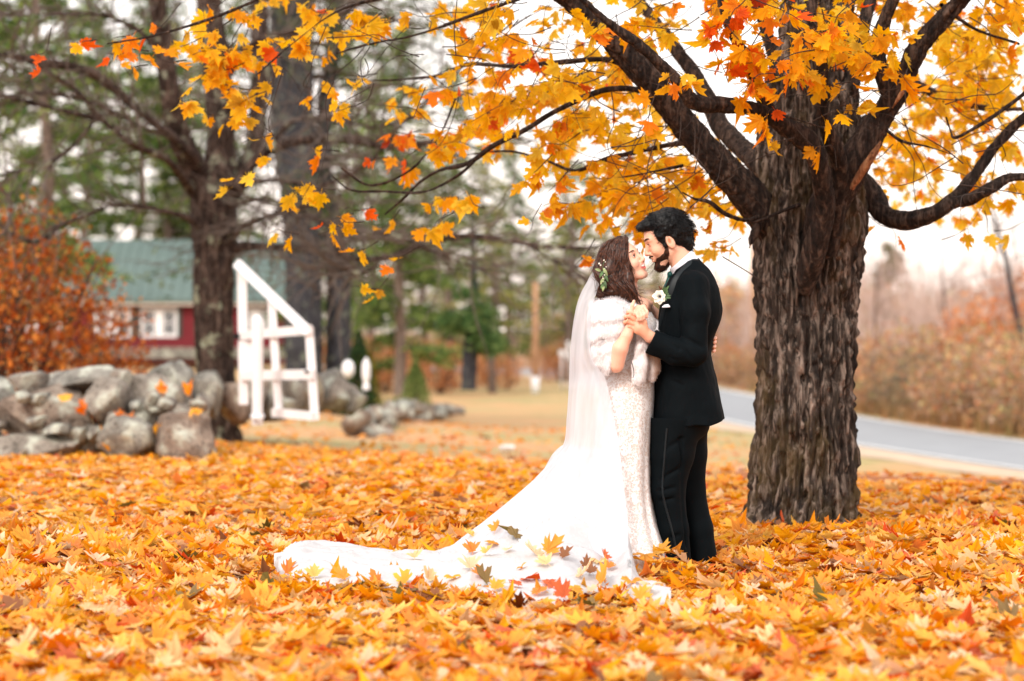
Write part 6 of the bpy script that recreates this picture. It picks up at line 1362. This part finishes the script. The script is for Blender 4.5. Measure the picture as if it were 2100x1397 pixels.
XL, XR, ZZ, BB = I_(0), I_(1), I_(2), I_(3); ph = np.linspace(-math.pi/2, math.pi*.42, nk); PG_, TG_ = np.meshgrid(ph, tt)
fo = 1+.045*np.sin(PG_*9+TG_*.25+4*fbm(np.stack([PG_, TG_*.12, PG_*0], -1), 1.2, 2)*2)*np.clip(TG_/6, 0, 1)*(1-.6*np.abs(np.cos(PG_)))
zz = np.minimum(ZZ[:, None], 9)+.0*PG_
rise = np.clip(.5+.5*np.sin(PG_), 0, 1)   # the far half is not in front: keep level with the left edge
zl = np.array([W(0, py, Y0).z for py, *_ in lv]); ZL = smooth_interp(tt, np.arange(len(lv)).astype(float), zl)
zfin = ZL[:, None]+(ZZ-ZL)[:, None]*np.clip(-np.sin(PG_), 0, 1)
VV = np.stack([XR[:, None]-(XR-XL)[:, None]*np.cos(PG_)*(1+(fo-1)*.4), Y0-.0+BB[:, None]*np.sin(PG_)*fo, zfin], -1)
VV[..., 2] = np.maximum(VV[..., 2], .03)
# nothing of the veil may sink under the train
tbv = BVHTree.FromPolygons([tuple(v) for v in V.reshape(-1, 3)], gridquads(ns, nt_, False).tolist())
flat = VV.reshape(-1, 3)
for i in range(len(flat)):
    if flat[i, 2] < .62:
        h = tbv.ray_cast(Vector((flat[i, 0], flat[i, 1], 3)), Vector((0, 0, -1)))
        if h[0] is not None and h[0].z+.006 > flat[i, 2]: flat[i, 2] = h[0].z+.006
veil_me = mesh_np('veil', flat, gridquads(nl, nk, False)); link('veil', veil_me, M['veil'], bride)
m = MB(); m.tube([q(1226, 548, -.04), q(1229, 556, 0), q(1228, 550, .04)], .004, 6); m.build('comb', M['white'], bride)

# ---- fur stole
S_ = Sdf(q(1190, 810, -.34), q(1365, 595, .26), .0042)
S_.loft([lrow(*t) for t in [(608, 1244, 1276, 0, .10), (618, 1216, 1296, 0, .16), (634, 1208, 1303, -.01, .19), (660, 1206, 1303, -.02, .222), (700, 1207, 1294, -.02, .232), (725, 1210, 1284, -.02, .236), (745, 1217, 1270, -.02, .234), (765, 1232, 1258, -.02, .22)]], .02, 2.2)
S_.chain([q(1300, 640, -.15), q(1322, 680, -.17), q(1318, 715, -.19), q(1313, 750, -.205), q(1310, 775, -.21)], [.035, .034, .034, .036, .032], .02)
S_.chain([q(1330, 690, -.13), q(1338, 725, -.15), q(1338, 755, -.155), q(1336, 770, -.155)], [.032, .036, .034, .026], .01)
S_.chain([q(1300, 642, .10), q(1322, 646, .02), q(1344, 666, -.03)], [.02, .014, .016], .01); S_.chain([q(1344, 666, -.03), q(1340, 700, -.08)], [.02, .03], .01)
S_.cone(q(1300, 600, 0), q(1312, 640, -.02), .055, .06, .02, 'sub')
S_.cone(q(1268, 775, -.27), q(1290, 690, -.28), .050, .030, .012, 'sub')
for a_, b_ in [((1204, 664, -.20), (1300, 656, -.2)), ((1204, 704, -.21), (1286, 684, -.22)), ((1208, 664, -.1), (1204, 664, -.2)), ((1212, 738, -.22), (1245, 720, -.22))]: S_.cone(q(*a_), q(*b_), .001, .001, .026, 'sub')
S_.wob(12, .004, (1, 1, 1), 5, 2)
V_, Q_ = S_.mesh(); V_ = relax(V_, Q_, 2, .4)
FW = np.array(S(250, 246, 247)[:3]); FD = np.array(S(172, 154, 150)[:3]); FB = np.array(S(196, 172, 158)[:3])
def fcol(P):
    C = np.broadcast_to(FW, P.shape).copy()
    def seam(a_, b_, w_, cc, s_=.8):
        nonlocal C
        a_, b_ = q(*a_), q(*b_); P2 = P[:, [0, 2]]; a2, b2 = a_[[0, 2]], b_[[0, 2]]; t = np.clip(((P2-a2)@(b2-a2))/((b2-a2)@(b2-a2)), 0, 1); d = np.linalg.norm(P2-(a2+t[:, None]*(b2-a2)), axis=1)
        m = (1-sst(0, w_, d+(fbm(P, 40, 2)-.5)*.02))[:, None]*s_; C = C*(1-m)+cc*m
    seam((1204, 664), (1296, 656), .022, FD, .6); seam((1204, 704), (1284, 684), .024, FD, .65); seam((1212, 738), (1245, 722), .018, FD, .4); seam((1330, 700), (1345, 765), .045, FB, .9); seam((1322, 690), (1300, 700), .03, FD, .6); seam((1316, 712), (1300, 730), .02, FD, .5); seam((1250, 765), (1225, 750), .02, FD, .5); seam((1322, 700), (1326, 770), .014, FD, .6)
    return np.clip(C*(1+(fbm(P, 22, 3, 2)[:, None]-.5)*.25), 0, 1)
stole = empty('fur_stole', q(1260, 690, 0), label='pale grey and white fur stole wrapped round the bride\'s shoulders', cat='stole')
M['fur'] = vcol('pale_fur', .9, .12)
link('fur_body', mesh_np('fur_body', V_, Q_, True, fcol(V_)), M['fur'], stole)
nn, l = tri_normals(V_, Q_); cnt = 90000; i = hr.choice(len(Q_), cnt, p=l/l.sum()); w4 = hr.dirichlet([1, 1, 1, 1], cnt); Pf = (V_[Q_[i]]*w4[..., None]).sum(1); Nf = nn[i]
fl_ = np.stack([fbm(Pf, 9, 2, 3)-.5, fbm(Pf, 9, 2, 5)-.5, -.9+0*Pf[:, 0]], 1); fl_ -= Nf*(fl_*Nf).sum(1)[:, None]
D = Nf*.34+fl_*1.0+hr.normal(0, .14, (cnt, 3)); D /= np.linalg.norm(D, axis=1)[:, None]; sd = np.cross(D, Nf+hr.normal(0, .3, (cnt, 3))); sd /= np.linalg.norm(sd, axis=1)[:, None]
ln = hr.uniform(.010, .020, (cnt, 1)); wd = hr.uniform(.0008, .0016, (cnt, 1)); b0 = Pf-Nf*.003
Vf = np.stack([b0-sd*wd, b0+sd*wd, b0+D*ln*.6+Nf*.001+sd*wd*.6, b0+D*ln], 1).reshape(-1, 3); k4 = np.arange(cnt)[:, None]*4
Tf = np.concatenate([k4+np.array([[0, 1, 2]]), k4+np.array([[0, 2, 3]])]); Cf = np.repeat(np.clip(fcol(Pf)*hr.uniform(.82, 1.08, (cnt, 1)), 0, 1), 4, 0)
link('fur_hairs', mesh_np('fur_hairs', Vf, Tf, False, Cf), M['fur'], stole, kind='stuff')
m = MB(); m.tube(smooth_path(np.array([tuple(q(*p)) for p in [(1295, 742, -.262), (1299, 756, -.27), (1300, 768, -.272), (1298, 775, -.27)]]), 12), .0018, 5); m.build('hook', M['iron'], stole)

# ---------------------------------------------------------------- leaves lying on the gown, each a thing of its own
gb_ = BVHTree.FromPolygons([tuple(v) for v in np.concatenate([V.reshape(-1, 3), flat])], gridquads(ns, nt_, False).tolist()+(gridquads(nl, nk, False)+ns*nt_).tolist())
OL = [  # px, py, size px, palette, tilt, label
 (1018, 1093, 30, 2, .9, 'golden leaf highest on the slope of the train'), (963, 1103, 30, 9, .6, 'yellow-orange leaf at the left edge of the train slope'), (1055, 1105, 40, 8, 1.3, 'olive leaf standing on edge beside the highest golden leaf on the train'),
 (968, 1136, 34, 3, .8, 'orange leaf below the left edge leaf on the train'), (1012, 1120, 30, 2, .7, 'deep golden leaf in the middle of the upper cluster on the train'), (1000, 1140, 30, 9, .5, 'yellow leaf under the upper cluster on the train'), (1042, 1134, 24, 5, .4, 'small pale leaf right of the upper cluster on the train'),
 (850, 1148, 34, 4, .3, 'lone peach leaf on the narrow part of the train'), (965, 1168, 46, 5, .5, 'large pale peach leaf low on the left of the train'), (985, 1185, 40, 3, .6, 'orange-tipped leaf under the large pale peach leaf'),
 (1130, 1135, 44, 2, .9, 'big golden leaf with upright stalk in the middle of the train'), (1093, 1140, 46, 5, .5, 'pale peach leaf left of the big golden leaf on the train'), (1118, 1160, 36, 4, .4, 'pale leaf tucked under the big golden leaf on the train'), (1160, 1148, 30, 7, 1.0, 'curled brown leaf right of the big golden leaf on the train'), (1068, 1168, 22, 2, .4, 'small orange leaf lying flat below the pale peach leaf'),
 (1085, 1192, 42, 6, .4, 'red leaf lying flat low on the train'), (1130, 1200, 44, 6, .5, 'dark red leaf right of the flat red leaf on the train'), (1228, 1156, 36, 4, .7, 'peach leaf near the foot of the veil'), (1240, 1150, 26, 6, 1.0, 'red leaf tip behind the peach leaf near the foot of the veil'), (1252, 1170, 24, 3, .5, 'small orange-red leaf at the corner of the veil'), (1202, 1170, 26, 7, .9, 'mauve-brown curled leaf left of the peach leaf by the veil'), (1213, 1180, 26, 7, .9, 'dark curled leaf below the mauve-brown leaf by the veil'),
 (1240, 1200, 50, 0, 1.1, 'large yellow leaf standing up at the front hem of the gown'), (1195, 1188, 36, 5, .3, 'very pale leaf lying flat at the front hem of the gown'), (1275, 1222, 40, 0, .8, 'yellow leaf right of the standing leaf on the front hem'), (1210, 1222, 44, 5, .5, 'cream leaf at the bottom edge of the front hem'), (1335, 1205, 46, 5, .3, 'long peach leaf draped over the right corner of the hem'), (1330, 1225, 40, 4, .5, 'peach leaf hanging at the right corner of the hem'), (1060, 1205, 30, 6, .9, 'dark red leaf poking up at the lower edge of the train'), (990, 1200, 44, 8, 1.3, 'brown-green leaf standing on edge at the lower edge of the train'), (1020, 1212, 36, 0, .9, 'yellow leaf right of the brown-green standing leaf'), (1150, 1228, 42, 6, 1.1, 'bright orange-red leaf standing in front of the train'),
 (830, 1200, 40, 1, 1.0, 'golden leaf overlapping the lower edge of the narrow train'), (770, 1198, 36, 3, 1.0, 'orange leaf overlapping the lower edge of the train, left of the golden one'), (590, 1180, 34, 3, .9, 'orange leaf against the left tip of the train'), (700, 1190, 36, 2, .8, 'orange-yellow leaf at the lower edge under the train tail'), (645, 1186, 34, 9, .8, 'pale orange leaf at the lower edge near the left tip of the train'), (880, 1192, 38, 4, .7, 'peach leaf overlapping the lower edge where the train narrows'), (925, 1190, 34, 0, .6, 'yellow leaf right of the peach leaf where the train narrows'), (1105, 1222, 36, 3, .9, 'orange leaf left of the bright orange-red leaf at the lower edge'), (1180, 1214, 34, 0, .7, 'yellow leaf between the orange-red leaf and the cream leaf'), (1295, 1198, 40, 2, .9, 'golden leaf beside the long peach leaf at the hem'), (1315, 1232, 38, 0, 1.0, 'yellow leaf under the right corner of the hem'), (1255, 1236, 40, 3, 1.0, 'orange leaf poking over the bottom edge of the hem')]
for k, (px, py, sz, pc, ti, lb) in enumerate(OL):
    h_, nr = hit(gb_, px, py, .004)
    if h_ is None: h_ = W(px, py, F*(CH-.06)/(py-698.5))
    v, t = HI[(k*5) % 24]; C = np.clip(PAL[pc]*np.where(np.arange(len(v)) == 0, .75, 1)[:, None]*(1+hr.normal(0, .08, (len(v), 1))), .005, 1)
    o = link('fallen_leaf', mesh_np('fallen_leaf', v*np.array([1, 1, 1.3]), t, False, C), M['leaf'], None, label=lb, cat='leaf', group='maple leaves caught on the gown')
    s = sz/F*h_.y*1.0; o.scale = (s, s, s); o.location = h_+Vector((0, 0, .012*(1+ti))); o.rotation_euler = (ti*.75, hr.normal(0, .3), hr.uniform(-1.2, 1.2))
